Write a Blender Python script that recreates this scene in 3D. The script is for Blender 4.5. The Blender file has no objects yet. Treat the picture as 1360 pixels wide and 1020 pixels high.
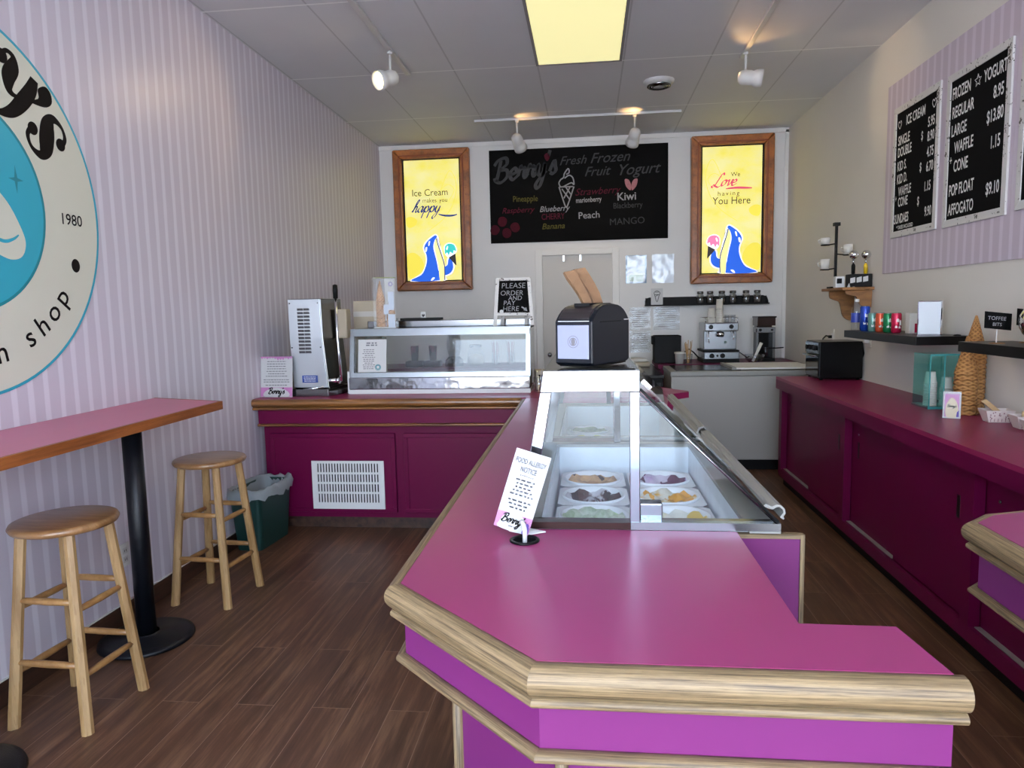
import bpy, math, random
from mathutils import Vector, Matrix
random.seed(7)
SC = bpy.context.scene
COL = SC.collection
PI = math.pi

# ------------------------------------------------------------------ camera
cam_d = bpy.data.cameras.new('camera'); cam = bpy.data.objects.new('camera', cam_d); COL.objects.link(cam)
cam_d.sensor_width = 36.0; cam_d.lens = 24.7065; cam_d.clip_start = 0.05
RM = Matrix(((0.99402298, 0.10712135, -0.02105520), (-0.00933964, -0.10871475, -0.99402911), (-0.10877076, 0.98828443, -0.10706448)))
rx, dn, fw = RM[0], RM[1], RM[2]
cam.matrix_world = Matrix(((rx[0], -dn[0], -fw[0], 0), (rx[1], -dn[1], -fw[1], 0), (rx[2], -dn[2], -fw[2], 1.5), (0, 0, 0, 1)))
SC.camera = cam
# ------------------------------------------------------------------ colour management, exposure
vs = SC.view_settings
vs.view_transform = 'Standard'; vs.look = 'None'; vs.gamma = 1.0; vs.use_curve_mapping = False
vs.exposure = -0.08
SC.cycles.use_denoising = True
SC.cycles.max_bounces = 10; SC.cycles.transparent_max_bounces = 24
SC.cycles.sample_clamp_indirect = 6.0
# ------------------------------------------------------------------ sky (daylight behind the photographer)
w = bpy.data.worlds.new('world'); SC.world = w; w.use_nodes = True
nt = w.node_tree; nt.nodes.clear()
wo = nt.nodes.new('ShaderNodeOutputWorld'); bg = nt.nodes.new('ShaderNodeBackground')
tc = nt.nodes.new('ShaderNodeTexCoord'); sp = nt.nodes.new('ShaderNodeSeparateXYZ'); cr = nt.nodes.new('ShaderNodeValToRGB')
nt.links.new(tc.outputs['Generated'], sp.inputs[0]); nt.links.new(sp.outputs['Z'], cr.inputs[0])
cr.color_ramp.elements[0].position = 0.0; cr.color_ramp.elements[0].color = (0.76, 0.87, 1.0, 1)
cr.color_ramp.elements[1].position = 0.8; cr.color_ramp.elements[1].color = (0.42, 0.62, 1.0, 1)
nt.links.new(cr.outputs[0], bg.inputs[0]); bg.inputs[1].default_value = 11.5
nt.links.new(bg.outputs[0], wo.inputs[0])
sd = bpy.data.lights.new('sun', 'SUN'); sd.energy = 120; sd.angle = .01; sd.color = (1, .95, .88)      # falls on the street, from behind the shop
so = bpy.data.objects.new('sun', sd); COL.objects.link(so); so.rotation_euler = (math.radians(-40), math.radians(8), 0)
pd = bpy.data.lights.new('window_portal', 'AREA'); pd.shape = 'RECTANGLE'; pd.size = 4.2; pd.size_y = 2.82
pd.cycles.is_portal = True
po = bpy.data.objects.new('window_portal', pd); COL.objects.link(po); po.location = (-0.1, -1.52, 1.71)
po.rotation_euler = (PI/2, 0, PI)      # faces +y, into the shop

# ------------------------------------------------------------------ materials
def lin(h):
    if not isinstance(h, str): return tuple(h) + (1,) if len(h) == 3 else tuple(h)
    v = [int(h[i:i+2], 16)/255 for i in (0, 2, 4)]
    return tuple((c/12.92 if c <= .04045 else ((c+.055)/1.055)**2.4) for c in v) + (1,)
MATS = {}
def base_mat(name):
    m = bpy.data.materials.new(name); m.use_nodes = True
    return m, m.node_tree, m.node_tree.nodes['Principled BSDF']
def N(t, kind, **kw):
    n = t.nodes.new(kind)
    for k, v in kw.items(): setattr(n, k, v)
    return n
def mth(t, op, a, b=None, c=None):
    n = t.nodes.new('ShaderNodeMath'); n.operation = op
    for i, x in enumerate((a, b, c)):
        if x is None: continue
        if isinstance(x, (int, float)): n.inputs[i].default_value = x
        else: t.links.new(x, n.inputs[i])
    return n.outputs[0]
def mixc(t, fac, a, b, mode='MIX'):
    n = t.nodes.new('ShaderNodeMix'); n.data_type = 'RGBA'; n.blend_type = mode
    for s, x in ((0, fac), (6, a), (7, b)):
        if isinstance(x, (int, float)): n.inputs[s].default_value = x
        elif isinstance(x, (tuple, list)): n.inputs[s].default_value = x
        else: t.links.new(x, n.inputs[s])
    return n.outputs[2]
def objco(t):
    n = t.nodes.new('ShaderNodeTexCoord'); return n.outputs['Object']
def mapped(t, scale, rot=(0, 0, 0), loc=(0, 0, 0)):
    n = t.nodes.new('ShaderNodeMapping'); n.inputs['Scale'].default_value = scale; n.inputs['Rotation'].default_value = rot; n.inputs['Location'].default_value = loc
    t.links.new(objco(t), n.inputs[0]); return n.outputs[0]
def noise(t, vec, scale, detail=3, rough=.5):
    n = t.nodes.new('ShaderNodeTexNoise'); n.inputs['Scale'].default_value = scale; n.inputs['Detail'].default_value = detail; n.inputs['Roughness'].default_value = rough
    if vec is not None: t.links.new(vec, n.inputs['Vector'])
    return n.outputs['Fac']
def ramp(t, fac, stops):
    n = t.nodes.new('ShaderNodeValToRGB'); e = n.color_ramp.elements
    while len(e) < len(stops): e.new(.5)
    for i, (p, c) in enumerate(stops): e[i].position = p; e[i].color = c
    t.links.new(fac, n.inputs[0]); return n.outputs[0]
def bump(t, b, h, strength, dist=.01):
    n = t.nodes.new('ShaderNodeBump'); n.inputs['Strength'].default_value = strength; n.inputs['Distance'].default_value = dist
    t.links.new(h, n.inputs['Height']); t.links.new(n.outputs[0], b.inputs['Normal'])
def mat(name, col, rough=.5, metal=0, var=0, vscale=8, bmp=0, bscale=60, emit=0, trans=0, spec=.5, coat=0, alpha=1, ecol=None):
    if name in MATS: return MATS[name]
    m, t, b = base_mat(name); c = lin(col)
    b.inputs['Base Color'].default_value = c; b.inputs['Roughness'].default_value = rough; b.inputs['Metallic'].default_value = metal
    b.inputs['Specular IOR Level'].default_value = spec; b.inputs['Coat Weight'].default_value = coat
    b.inputs['Transmission Weight'].default_value = trans; b.inputs['Alpha'].default_value = alpha
    if var:
        f = noise(t, objco(t), vscale, 4)
        o = mixc(t, f, tuple(max(0, x*(1-var)) for x in c[:3])+(1,), tuple(min(1, x*(1+var)) for x in c[:3])+(1,))
        t.links.new(o, b.inputs['Base Color'])
    if bmp: bump(t, b, noise(t, objco(t), bscale, 3), bmp, .004)
    if emit:
        b.inputs['Emission Color'].default_value = lin(ecol) if ecol else c; b.inputs['Emission Strength'].default_value = emit
    MATS[name] = m; return m
def wood(name, dark, light, sc=(1.2, 26, 26), rough=.5, coat=0, bmp=.15):
    m, t, b = base_mat(name)
    v = mapped(t, sc); f = noise(t, v, 2.2, 6, .62)
    g = noise(t, mapped(t, tuple(s*4 for s in sc)), 3, 3)
    c = ramp(t, f, [(.32, lin(dark)), (.62, lin(light))])
    c2 = mixc(t, mth(t, 'MULTIPLY', mth(t, 'LESS_THAN', g, .4), .35), c, lin(dark))
    t.links.new(c2, b.inputs['Base Color']); b.inputs['Roughness'].default_value = rough; b.inputs['Coat Weight'].default_value = coat
    if bmp: bump(t, b, f, bmp, .003)
    MATS[name] = m; return m
def glass(name, tint=(.93, .97, .96), refl=1.0, gl=.02, base=.04):
    m, t, b = base_mat(name); t.nodes.remove(b); o = t.nodes['Material Output']
    tr = N(t, 'ShaderNodeBsdfTransparent'); tr.inputs[0].default_value = tint + (1,)
    gs = N(t, 'ShaderNodeBsdfGlossy'); gs.inputs['Roughness'].default_value = gl; gs.inputs[0].default_value = (1, 1, 1, 1)
    lw = N(t, 'ShaderNodeLayerWeight'); ge = N(t, 'ShaderNodeNewGeometry')
    mx = N(t, 'ShaderNodeMixShader')
    f5 = mth(t, 'POWER', lw.outputs['Facing'], 5.0)
    k = mth(t, 'MINIMUM', mth(t, 'MULTIPLY_ADD', f5, .95*refl, base), 1.0)
    t.links.new(mth(t, 'MULTIPLY', k, mth(t, 'MULTIPLY_ADD', ge.outputs['Backfacing'], -.8, 1.0)), mx.inputs[0])
    t.links.new(tr.outputs[0], mx.inputs[1]); t.links.new(gs.outputs[0], mx.inputs[2]); t.links.new(mx.outputs[0], o.inputs[0])
    MATS[name] = m; return m

def stripes(name, axis, period, c_base, c_light):
    m, t, b = base_mat(name)
    s = N(t, 'ShaderNodeSeparateXYZ'); t.links.new(objco(t), s.inputs[0])
    wob = noise(t, mapped(t, (14, 14, 3)), 1.0, 3)
    x = mth(t, 'ADD', s.outputs[axis], mth(t, 'MULTIPLY', mth(t, 'SUBTRACT', wob, .5), .016))
    f = mth(t, 'FRACT', mth(t, 'DIVIDE', x, period))
    tri = mth(t, 'ABSOLUTE', mth(t, 'SUBTRACT', f, .5))
    k = ramp(t, tri, [(.13, (1, 1, 1, 1)), (.20, (0, 0, 0, 1))])
    wc = noise(t, mapped(t, (5, 5, 1.2)), 1.6, 4)
    b1 = mixc(t, wc, tuple(v*.93 for v in lin(c_base)[:3])+(1,), tuple(min(1, v*1.05) for v in lin(c_base)[:3])+(1,))
    c = mixc(t, mth(t, 'MULTIPLY', k, .9), b1, lin(c_light))
    t.links.new(c, b.inputs['Base Color']); b.inputs['Roughness'].default_value = .38
    MATS[name] = m; return m

stripes('wallpaper', 1, .0865, 'd2c8d2', 'e6e0e8')
stripes('wallpaper_right', 1, .0865, 'c6b6c2', 'd6c9d4')
mat('wall_cream', 'e2dbd0', .6, var=.03, vscale=3)
mat('wall_grey', 'e4e0db', .55, var=.03, vscale=3)
mat('door_grey', 'cbc5bd', .5)
mat('trim_white', 'e8e4de', .5)
mat('white_plastic', 'dcdad6', .4)
mat('magenta_top', '923465', .3, var=.04, vscale=4, spec=.38)
mat('magenta_daylit', '6c2660', .38, var=.03, vscale=3, spec=.3)  # counter magenta near the window, cool daylight put into the colour
mat('magenta_shaded', '5f0636', .4, var=.03, vscale=3, spec=.16)  # same magenta farther back, warm dim light put into the colour
mat('magenta_ledge', '86204c', .36, var=.03, vscale=3, spec=.3)
mat('pink_table', 'b85878', .32, var=.04)
wood('oak', '42321e', '8f7957', rough=.55, coat=.08, sc=(2.6, 110, 110))
wood('oak_post', '42321e', '8f7957', rough=.5, sc=(60, 60, 2))
wood('oak_honey', '4a280c', '8a5a2a', rough=.35, coat=.4)
wood('table_edge', '6a3614', '96582a', sc=(26, 1.5, 26), rough=.5)
wood('stool_wood', '7e5c34', 'b08e60', sc=(9, 9, .9), rough=.38, coat=.3, bmp=.05)
wood('stool_seat', '6e4824', '96704a', sc=(2, 14, 6), rough=.33, coat=.4, bmp=.05)
wood('frame_wood', '5c3010', '96561f', sc=(3, 8, 3), rough=.4, coat=.3)
wood('shelf_wood', '6a4522', '9a6b3a', sc=(3, 3, 14), rough=.5)
wood('baseboard_wood', '2b1a12', '4a3022', sc=(12, 1, 12), rough=.5)
def distressed():
    m, t, b = base_mat('distressed')
    f = noise(t, mapped(t, (1, 1, 1)), 38, 5, .7); g = noise(t, objco(t), 9, 3)
    k = mth(t, 'GREATER_THAN', mth(t, 'ADD', f, mth(t, 'MULTIPLY', g, .35)), .79)
    t.links.new(mixc(t, k, lin('d3cfca'), lin('4a433d')), b.inputs['Base Color']); b.inputs['Roughness'].default_value = .6; MATS['distressed'] = m
distressed()
mat('black_metal', '080b12', .4, bmp=.2, bscale=220, spec=.4)
mat('black_gloss', '060607', .25, spec=.25)
mat('black_matte', '060607', .6, spec=.25)
mat('felt_black', '08080a', .9, spec=.1)
mat('chalk_black', '070708', .8, spec=.1, var=.3, vscale=5)
mat('letter_white', 'e6e4e0', .5)
mat('steel', '94979a', .25, 1, var=.04, vscale=20)
mat('steel_light', 'c6cace', .32, .85)
mat('steel_dark', '6f7073', .2, 1)
mat('chrome', 'e2e2e4', .06, 1)
mat('steel_bright', '9da2a8', .08, 1)
mat('steel_wavy', '9a9da2', .1, 1, bmp=1.0, bscale=5)
mat('alu', '97958f', .5, .3)
mat('frost', 'e4ebf3', .55, var=.1, vscale=14, bmp=.3, bscale=30)
mat('tub_white', 'eef0f3', .4)
mat('paper', 'cdcbc8', .6)
mat('ink', '2b2a2e', .7)
mat('grey_ink', '6f6c70', .7)
mat('teal_paint', '2f9fb6', .45)
mat('teal_dark', '147a86', .45)
mat('cream_paint', 'd9d7c4', .45)
mat('logo_black', '0d090a', .7, spec=.15)
mat('bin_green', '0f3632', .42, bmp=.08, bscale=90)
mat('rubber', '101010', .7)
mat('spot_white', 'cfcdca', .35)
glass('glass_clear', (.975, .99, .985))
glass('glass_case', (.94, .97, .96), 1.0)
glass('glass_dark', (.82, .84, .84), 1.0)
glass('acrylic_film', (.97, .97, .97), .5, .1, .008)
glass('glass_jar', (.72, .74, .75), 1.4, .08, .12)
glass('glass_lid', (.95, .96, .96), 1.0)
glass('glass_bag', (.985, .985, .985), .8, .1, .02)
glass('plastic_clear', (.9, .92, .94), 1.4, .08, .08)
glass('acrylic_teal', (.72, .95, .93), 1.0, .05, .05)
mat('liner', 'b9c2c4', .35, alpha=.62, bmp=.5, bscale=30)
mat('lightpanel', 'f3ecb0', .6, emit=.86, ecol='f8f0b0')
mat('lamp_on', 'fff0c8', .4, emit=9, ecol='ffe9a8')

def floor_mat():
    m, t, b = base_mat('floor_planks')
    v = mapped(t, (1, 1, 1), rot=(0, 0, PI/2))
    br = N(t, 'ShaderNodeTexBrick', offset=.37, offset_frequency=2)
    br.inputs['Scale'].default_value = 1.0; br.inputs['Brick Width'].default_value = 1.22; br.inputs['Row Height'].default_value = .152
    br.inputs['Mortar Size'].default_value = .0012; br.inputs['Mortar Smooth'].default_value = 0; br.inputs['Bias'].default_value = 0
    br.inputs['Color1'].default_value = (0, 0, 0, 1); br.inputs['Color2'].default_value = (1, 1, 1, 1); br.inputs['Mortar'].default_value = (.5, .5, .5, 1)
    t.links.new(v, br.inputs['Vector'])
    off = N(t, 'ShaderNodeVectorMath', operation='MULTIPLY_ADD'); t.links.new(br.outputs['Color'], off.inputs[0]); off.inputs[1].default_value = (3, 7, 5); 
    t.links.new(mapped(t, (14, .9, 1)), off.inputs[2])
    g = noise(t, off.outputs[0], 2.0, 7, .66)
    c = ramp(t, g, [(.28, lin('24140a')), (.5, lin('543826')), (.74, lin('8e6a4e'))])
    c = mixc(t, .3, c, mixc(t, br.outputs['Color'], lin('3a2014'), lin('704a36')))
    c = mixc(t, br.outputs['Fac'], c, lin('8a7060'))
    t.links.new(c, b.inputs['Base Color']); b.inputs['Roughness'].default_value = .42
    bump(t, b, g, .12, .002)
    MATS['floor_planks'] = m
floor_mat()
def ceil_mat():
    m, t, b = base_mat('ceiling_tiles')
    s = N(t, 'ShaderNodeSeparateXYZ'); t.links.new(objco(t), s.inputs[0])
    def line(o, off, per, wd):
        f = mth(t, 'FRACT', mth(t, 'DIVIDE', mth(t, 'SUBTRACT', o, off), per))
        return mth(t, 'LESS_THAN', f, wd/per)
    lx = line(s.outputs[0], -.365, .635, .012); ly = line(s.outputs[1], 4.190, 1.27, .016)
    n = noise(t, objco(t), 2.2, 4); c = mixc(t, n, lin('d6d5d6'), lin('e0dfdf'))
    c = mixc(t, mth(t, 'MULTIPLY', lx, .35), c, lin('807c7a')); c = mixc(t, mth(t, 'MULTIPLY', ly, .9), c, lin('fbfaf8'))
    t.links.new(c, b.inputs['Base Color']); b.inputs['Roughness'].default_value = .6
    h = mth(t, 'ADD', mth(t, 'MULTIPLY', noise(t, mapped(t, (20, 60, 1)), 1, 3), .3), mth(t, 'MULTIPLY', mth(t, 'MAXIMUM', lx, ly), -1))
    bump(t, b, h, .35, .004); MATS['ceiling_tiles'] = m
ceil_mat()
def cone_mat():
    m, t, b = base_mat('waffle')
    s = N(t, 'ShaderNodeSeparateXYZ'); t.links.new(objco(t), s.inputs[0])
    an = mth(t, 'ARCTAN2', s.outputs[1], s.outputs[0])
    a = mth(t, 'SINE', mth(t, 'ADD', mth(t, 'MULTIPLY', an, 7), mth(t, 'MULTIPLY', s.outputs[2], 300)))
    c = mth(t, 'SINE', mth(t, 'SUBTRACT', mth(t, 'MULTIPLY', an, 7), mth(t, 'MULTIPLY', s.outputs[2], 300)))
    h = mth(t, 'MAXIMUM', a, c)
    t.links.new(mixc(t, mth(t, 'MULTIPLY_ADD', h, .5, .5), lin('8a5a2c'), lin('c0894e')), b.inputs['Base Color']); b.inputs['Roughness'].default_value = .7
    bump(t, b, h, .7, .004); MATS['waffle'] = m
cone_mat()
def scoop_mat(name, a, bcol, ccol, lo, hi, scale=16):
    m, t, b = base_mat(name)
    f = noise(t, objco(t), scale, 5, .6); g = noise(t, mapped(t, (1, 1, 1), loc=(3, 1, 0)), scale*.5, 4, .6)
    c = ramp(t, f, [(lo, lin(a)), (hi, lin(bcol))]); c = mixc(t, mth(t, 'GREATER_THAN', g, .56), c, lin(ccol))
    t.links.new(c, b.inputs['Base Color']); b.inputs['Roughness'].default_value = .5
    bump(t, b, f, .8, .01); MATS[name] = m
scoop_mat('ice_orange', 'a8825e', 'd9b080', '3a2318', .4, .6)
scoop_mat('ice_chocolate', 'c9c7cc', '4a2a24', '2e1613', .42, .5, 12)
scoop_mat('ice_mint', 'a9c29a', 'd6e2cf', 'c7d8bd', .4, .6, 24)
scoop_mat('ice_berry', 'd0c4d4', 'b89bc0', '5a2448', .45, .6, 12)
scoop_mat('ice_mango', 'e0dccb', 'dcae3e', 'd99a20', .5, .6, 12)
scoop_mat('ice_lemon', 'e6e4d8', 'e0d9a8', 'd8b95a', .5, .7, 12)
scoop_mat('ice_green', '5f7f5c', '86a078', '4f6a4a', .4, .6, 14)
scoop_mat('ice_yellow', 'b8bf5a', 'ced07c', 'a9b050', .4, .6, 14)

# ------------------------------------------------------------------ mesh builder
class MB:
    def __init__(s): s.v = []; s.f = []; s.mi = []; s.m = 0; s.sm = []
    def add(s, vs_, fs, smooth=False):
        o = len(s.v); s.v += [tuple(p) for p in vs_]
        for f in fs: s.f.append([i+o for i in f]); s.mi.append(s.m); s.sm.append(smooth)
        return s
    def box(s, x0, y0, z0, x1, y1, z1):
        x0, x1 = min(x0, x1), max(x0, x1); y0, y1 = min(y0, y1), max(y0, y1); z0, z1 = min(z0, z1), max(z0, z1)
        return s.add([(x0,y0,z0),(x1,y0,z0),(x1,y1,z0),(x0,y1,z0),(x0,y0,z1),(x1,y0,z1),(x1,y1,z1),(x0,y1,z1)],
              [(3,2,1,0),(4,5,6,7),(0,1,5,4),(1,2,6,5),(2,3,7,6),(3,0,4,7)])
    def prism(s, pts, d, smooth=False):
        """closed polygon of 3D points extruded by vector d"""
        n = len(pts); d = Vector(d); a = [Vector(p) for p in pts]
        nrm = Vector((0, 0, 0))
        for i in range(n): nrm += a[i].cross(a[(i+1) % n])
        if nrm.dot(d) > 0: a = a[::-1]
        s.add(a + [p+d for p in a], [tuple(range(n)), tuple(range(2*n-1, n-1, -1))])
        o = len(s.v)-2*n
        for i in range(n):
            j = (i+1) % n; s.f.append([o+j, o+i, o+n+i, o+n+j]); s.mi.append(s.m); s.sm.append(smooth)
        return s
    def poly(s, pts2, z0, z1): return s.prism([(x, y, z0) for x, y in pts2], (0, 0, z1-z0))
    def tube(s, path, r, n=10, cap=True, closed=False):
        P = [Vector(p) for p in path]; k = len(P); R = r if isinstance(r, (list, tuple)) else [r]*k
        vs_ = []; prev = None
        for i in range(k):
            t = (P[min(i+1, k-1)]-P[max(i-1, 0)]) if not closed else (P[(i+1) % k]-P[i-1])
            t.normalize()
            if prev is None:
                up = Vector((0, 0, 1)) if abs(t.z) < .9 else Vector((1, 0, 0)); a = t.cross(up).normalized()
            else: a = (prev - t*prev.dot(t)).normalized()
            prev = a; b = t.cross(a)
            for j in range(n):
                q = 2*PI*j/n; vs_.append(P[i]+(a*math.cos(q)+b*math.sin(q))*R[i])
        fs = []
        for i in range(k if closed else k-1):
            i2 = (i+1) % k
            for j in range(n):
                j2 = (j+1) % n; fs.append((i*n+j, i*n+j2, i2*n+j2, i2*n+j))
        s.add(vs_, fs, True)
        if cap and not closed:
            o = len(s.v)-k*n
            s.f.append([o+j for j in range(n-1, -1, -1)]); s.mi.append(s.m); s.sm.append(False)
            s.f.append([o+(k-1)*n+j for j in range(n)]); s.mi.append(s.m); s.sm.append(False)
        return s
    def cyl(s, p0, p1, r0, r1=None, n=20): return s.tube([p0, p1], [r0, r0 if r1 is None else r1], n)
    def lathe(s, prof, o=(0, 0, 0), ax=(0, 0, 1), n=28, smooth=True, a0=0, a1=2*PI):
        """profile [(r, h)] turned about the axis through o"""
        ax = Vector(ax).normalized(); up = Vector((0, 0, 1)) if abs(ax.z) < .9 else Vector((1, 0, 0))
        a = ax.cross(up).normalized() if abs(ax.z) < .9 else Vector((1, 0, 0)); b = ax.cross(a); o = Vector(o); vs_ = []; fs = []
        for r, h in prof:
            for j in range(n):
                q = 2*PI*j/n; vs_.append(o+ax*h+(a*math.cos(q)+b*math.sin(q))*max(r, 1e-5))
        for i in range(len(prof)-1):
            for j in range(n):
                j2 = (j+1) % n; fs.append((i*n+j, i*n+j2, (i+1)*n+j2, (i+1)*n+j))
        return s.add(vs_, fs, smooth)
    def sphere(s, c, r, n=16, sz=1.0):
        return s.lathe([(r*math.sin(PI*i/10), -r*sz*math.cos(PI*i/10)) for i in range(11)], c, n=n)
    def flat(s, v2, f2, o, u, v, lift=0.0):
        """2D mesh laid in the plane o + x*u + y*v, lifted along u x v"""
        o = Vector(o); u = Vector(u).normalized(); v = Vector(v).normalized(); n = u.cross(v)
        return s.add([o+u*p[0]+v*p[1]+n*lift for p in v2], f2)
    def build(s, name, mats, parent=None, bevel=0, loc=(0, 0, 0), rot=(0, 0, 0), seg=2, sub=0, solid=0):
        me = bpy.data.meshes.new(name); me.from_pydata(s.v, [], s.f)
        for m in (mats if isinstance(mats, (list, tuple)) else [mats]): me.materials.append(MATS[m])
        me.polygons.foreach_set('material_index', s.mi); me.polygons.foreach_set('use_smooth', s.sm); me.update()
        ob = bpy.data.objects.new(name, me); COL.objects.link(ob); ob.location = loc; ob.rotation_euler = rot
        if parent: ob.parent = parent
        if solid: md = ob.modifiers.new('s', 'SOLIDIFY'); md.thickness = solid; md.offset = 0
        if bevel: md = ob.modifiers.new('b', 'BEVEL'); md.width = bevel; md.segments = seg; md.limit_method = 'ANGLE'; md.angle_limit = .6
        if sub: md = ob.modifiers.new('u', 'SUBSURF'); md.levels = sub; md.render_levels = sub
        return ob
def tag(o, label=None, cat=None, group=None, kind=None):
    for k, v in (('label', label), ('category', cat), ('group', group), ('kind', kind)):
        if v: o[k] = v
    return o
def thing(name, label, cat, loc=(0, 0, 0), rz=0, group=None):
    o = bpy.data.objects.new(name, None); COL.objects.link(o); o.location = loc; o.rotation_euler = (0, 0, rz); o.empty_display_size = .05
    return tag(o, label, cat, group)
def struct(o): o['kind'] = 'structure'; return o
def dup(root, loc, rz=0, label=None):
    r = root.copy(); COL.objects.link(r); r.location = loc; r.rotation_euler = (0, 0, rz)
    if label: r['label'] = label
    for ch in list(root.children):
        c = ch.copy(); COL.objects.link(c); c.parent = r
        for g in list(ch.children): d = g.copy(); COL.objects.link(d); d.parent = c
    return r

# ------------------------------------------------------------------ lettering
_tc = {}
def txt(s, size=.1, bold=0, shear=0, sx=1, align='CENTER', sp=1.0):
    key = (s, bold, shear, align, sp)
    if key not in _tc:
        cu = bpy.data.curves.new('t', 'FONT'); cu.body = s; cu.size = 1; cu.offset = bold; cu.shear = shear; cu.align_x = align; cu.align_y = 'CENTER'; cu.space_character = sp
        cu.resolution_u = 3
        ob = bpy.data.objects.new('t', cu); COL.objects.link(ob); dg = bpy.context.evaluated_depsgraph_get(); dg.update()
        me = bpy.data.meshes.new_from_object(ob.evaluated_get(dg))
        _tc[key] = ([(v.co.x, v.co.y) for v in me.vertices], [tuple(p.vertices) for p in me.polygons])
        bpy.data.objects.remove(ob); bpy.data.curves.remove(cu); bpy.data.meshes.remove(me)
    v, f = _tc[key]
    return [(x*size*sx, y*size) for x, y in v], f
def rot2(v, a, dx=0, dy=0):
    c, s = math.cos(a), math.sin(a); return [(x*c-y*s+dx, x*s+y*c+dy) for x, y in v]
def smooth(pts, k=6, closed=False):
    n = len(pts); out = []
    for i in range(n if closed else n-1):
        g = (lambda q: pts[q % n]) if closed else (lambda q: pts[max(0, min(n-1, q))])
        p0, p1, p2, p3 = g(i-1), g(i), g(i+1), g(i+2)
        for j in range(k):
            t = j/k
            out.append(tuple(.5*((2*b)+(-a+c)*t+(2*a-5*b+4*c-d)*t*t+(-a+3*b-3*c+d)*t**3) for a, b, c, d in zip(p0, p1, p2, p3)))
    if not closed: out.append(tuple(pts[-1]))
    return out
def ribbon(pts, w, pen=None, k=6, thin=.3, taper=False):
    """a pen stroke: constant width, or wide across the pen direction and thin along it"""
    P = smooth(pts, k) if k else pts
    V = []; F = []; n = len(P)
    for i in range(n):
        a = P[max(0, i-1)]; b = P[min(n-1, i+1)]; dx, dy = b[0]-a[0], b[1]-a[1]; L = math.hypot(dx, dy) or 1e-6; dx /= L; dy /= L
        ww = w if pen is None else w*(thin+(1-thin)*abs(math.sin(math.atan2(dy, dx)-pen)))
        if taper: ww *= .35+.65*math.sin(PI*min(1, max(0, (i+.5)/n)))
        V += [(P[i][0]-dy*ww/2, P[i][1]+dx*ww/2), (P[i][0]+dy*ww/2, P[i][1]-dx*ww/2)]
        if i: F.append((2*i-2, 2*i-1, 2*i+1, 2*i))
    return V, F
CURS = {
 'h': (1.0, [[(0,0),(.35,.9),(.62,1.9),(.5,2.15),(.33,1.7),(.2,0)], [(.2,.25),(.45,.9),(.68,.95),(.7,.5),(.7,.1),(.88,.05),(1.05,.4)]]),
 'a': (1.0, [[(.8,.8),(.5,1),(.15,.7),(.1,.25),(.35,0),(.65,.25),(.8,.95),(.78,.2),(.9,0),(1.05,.35)]]),
 'p': (1.0, [[(0,.3),(.25,1),(.22,.2),(.15,-1.05)], [(.22,.45),(.5,1),(.8,.8),(.8,.3),(.55,0),(.28,.2)], [(.55,0),(.85,.1),(1.05,.4)]]),
 'y': (1.0, [[(0,.4),(.2,1),(.2,.3),(.4,0),(.7,.3),(.82,1),(.75,0),(.55,-.9),(.25,-1.15),(.1,-.8),(.4,-.3),(1.0,.3)]]),
 'L': (1.2, [[(1.0,1.8),(.8,2.15),(.55,1.9),(.42,1.0),(.25,.1),(-.05,-.2),(-.2,.0),(.0,.2),(.45,-.05),(.9,-.2),(1.3,.05)]]),
 'o': (.9, [[(.5,1),(.15,.8),(.1,.3),(.35,0),(.7,.3),(.7,.8),(.5,1),(.75,.82),(.95,.9)]]),
 'v': (.85, [[(0,.75),(.2,1),(.3,.5),(.4,0),(.7,.5),(.75,1),(.9,.85)]]),
 'e': (.85, [[(.1,.45),(.6,.6),(.6,.9),(.4,1),(.1,.7),(.1,.3),(.4,0),(.9,.35)]]),
 'B': (1.3, [[(.35,1.9),(.25,1.),(.1,0)], [(-.25,1.5),(.1,1.95),(.8,2.05),(.95,1.5),(.4,1.05),(1.,.95),(1.1,.35),(.55,-.1),(.05,.1),(-.1,.4)]]),
 'r': (.85, [[(0,.3),(.2,1.1),(.3,.85),(.6,.9),(.55,.3),(.7,0),(.95,.35)]]),
 's': (.75, [[(0,.2),(.35,1.1),(.5,.6),(.6,.2),(.35,-.05),(.05,.1)]]),
 "'": (.3, [[(.15,2.1),(.05,1.6)]]),
}
def cursive(word, xh, w, shear=.3, pen=.6, thin=.3):
    x = 0; V = []; F = []
    for ch in word:
        adv, st = CURS[ch]
        for pl in st:
            v, f = ribbon([((px+x+py*shear)*xh, py*xh) for px, py in pl], w, pen, 6, thin); o = len(V); V += v; F += [tuple(i+o for i in q) for q in f]
        x += adv
    W = x*xh
    return [(a-W/2, b) for a, b in V], F
def merge(L):
    V = []; F = []
    for v, f in L: o = len(V); V += v; F += [tuple(i+o for i in q) for q in f]
    return V, F
def disc2(cx, cy, r, n=40, ry=None):
    return [(cx+r*math.cos(2*PI*i/n), cy+(ry or r)*math.sin(2*PI*i/n)) for i in range(n)], [tuple(range(n))]
def ring2(cx, cy, r0, r1, n=64):
    V = []; F = []
    for i in range(n):
        c, s = math.cos(2*PI*i/n), math.sin(2*PI*i/n); V += [(cx+r0*c, cy+r0*s), (cx+r1*c, cy+r1*s)]
        j = (i+1) % n; F.append((2*i, 2*i+1, 2*j+1, 2*j))
    return V, F
def poly2(pts, k=0): 
    P = smooth(pts, k, True) if k else pts
    return P, [tuple(range(len(P)))]
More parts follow.
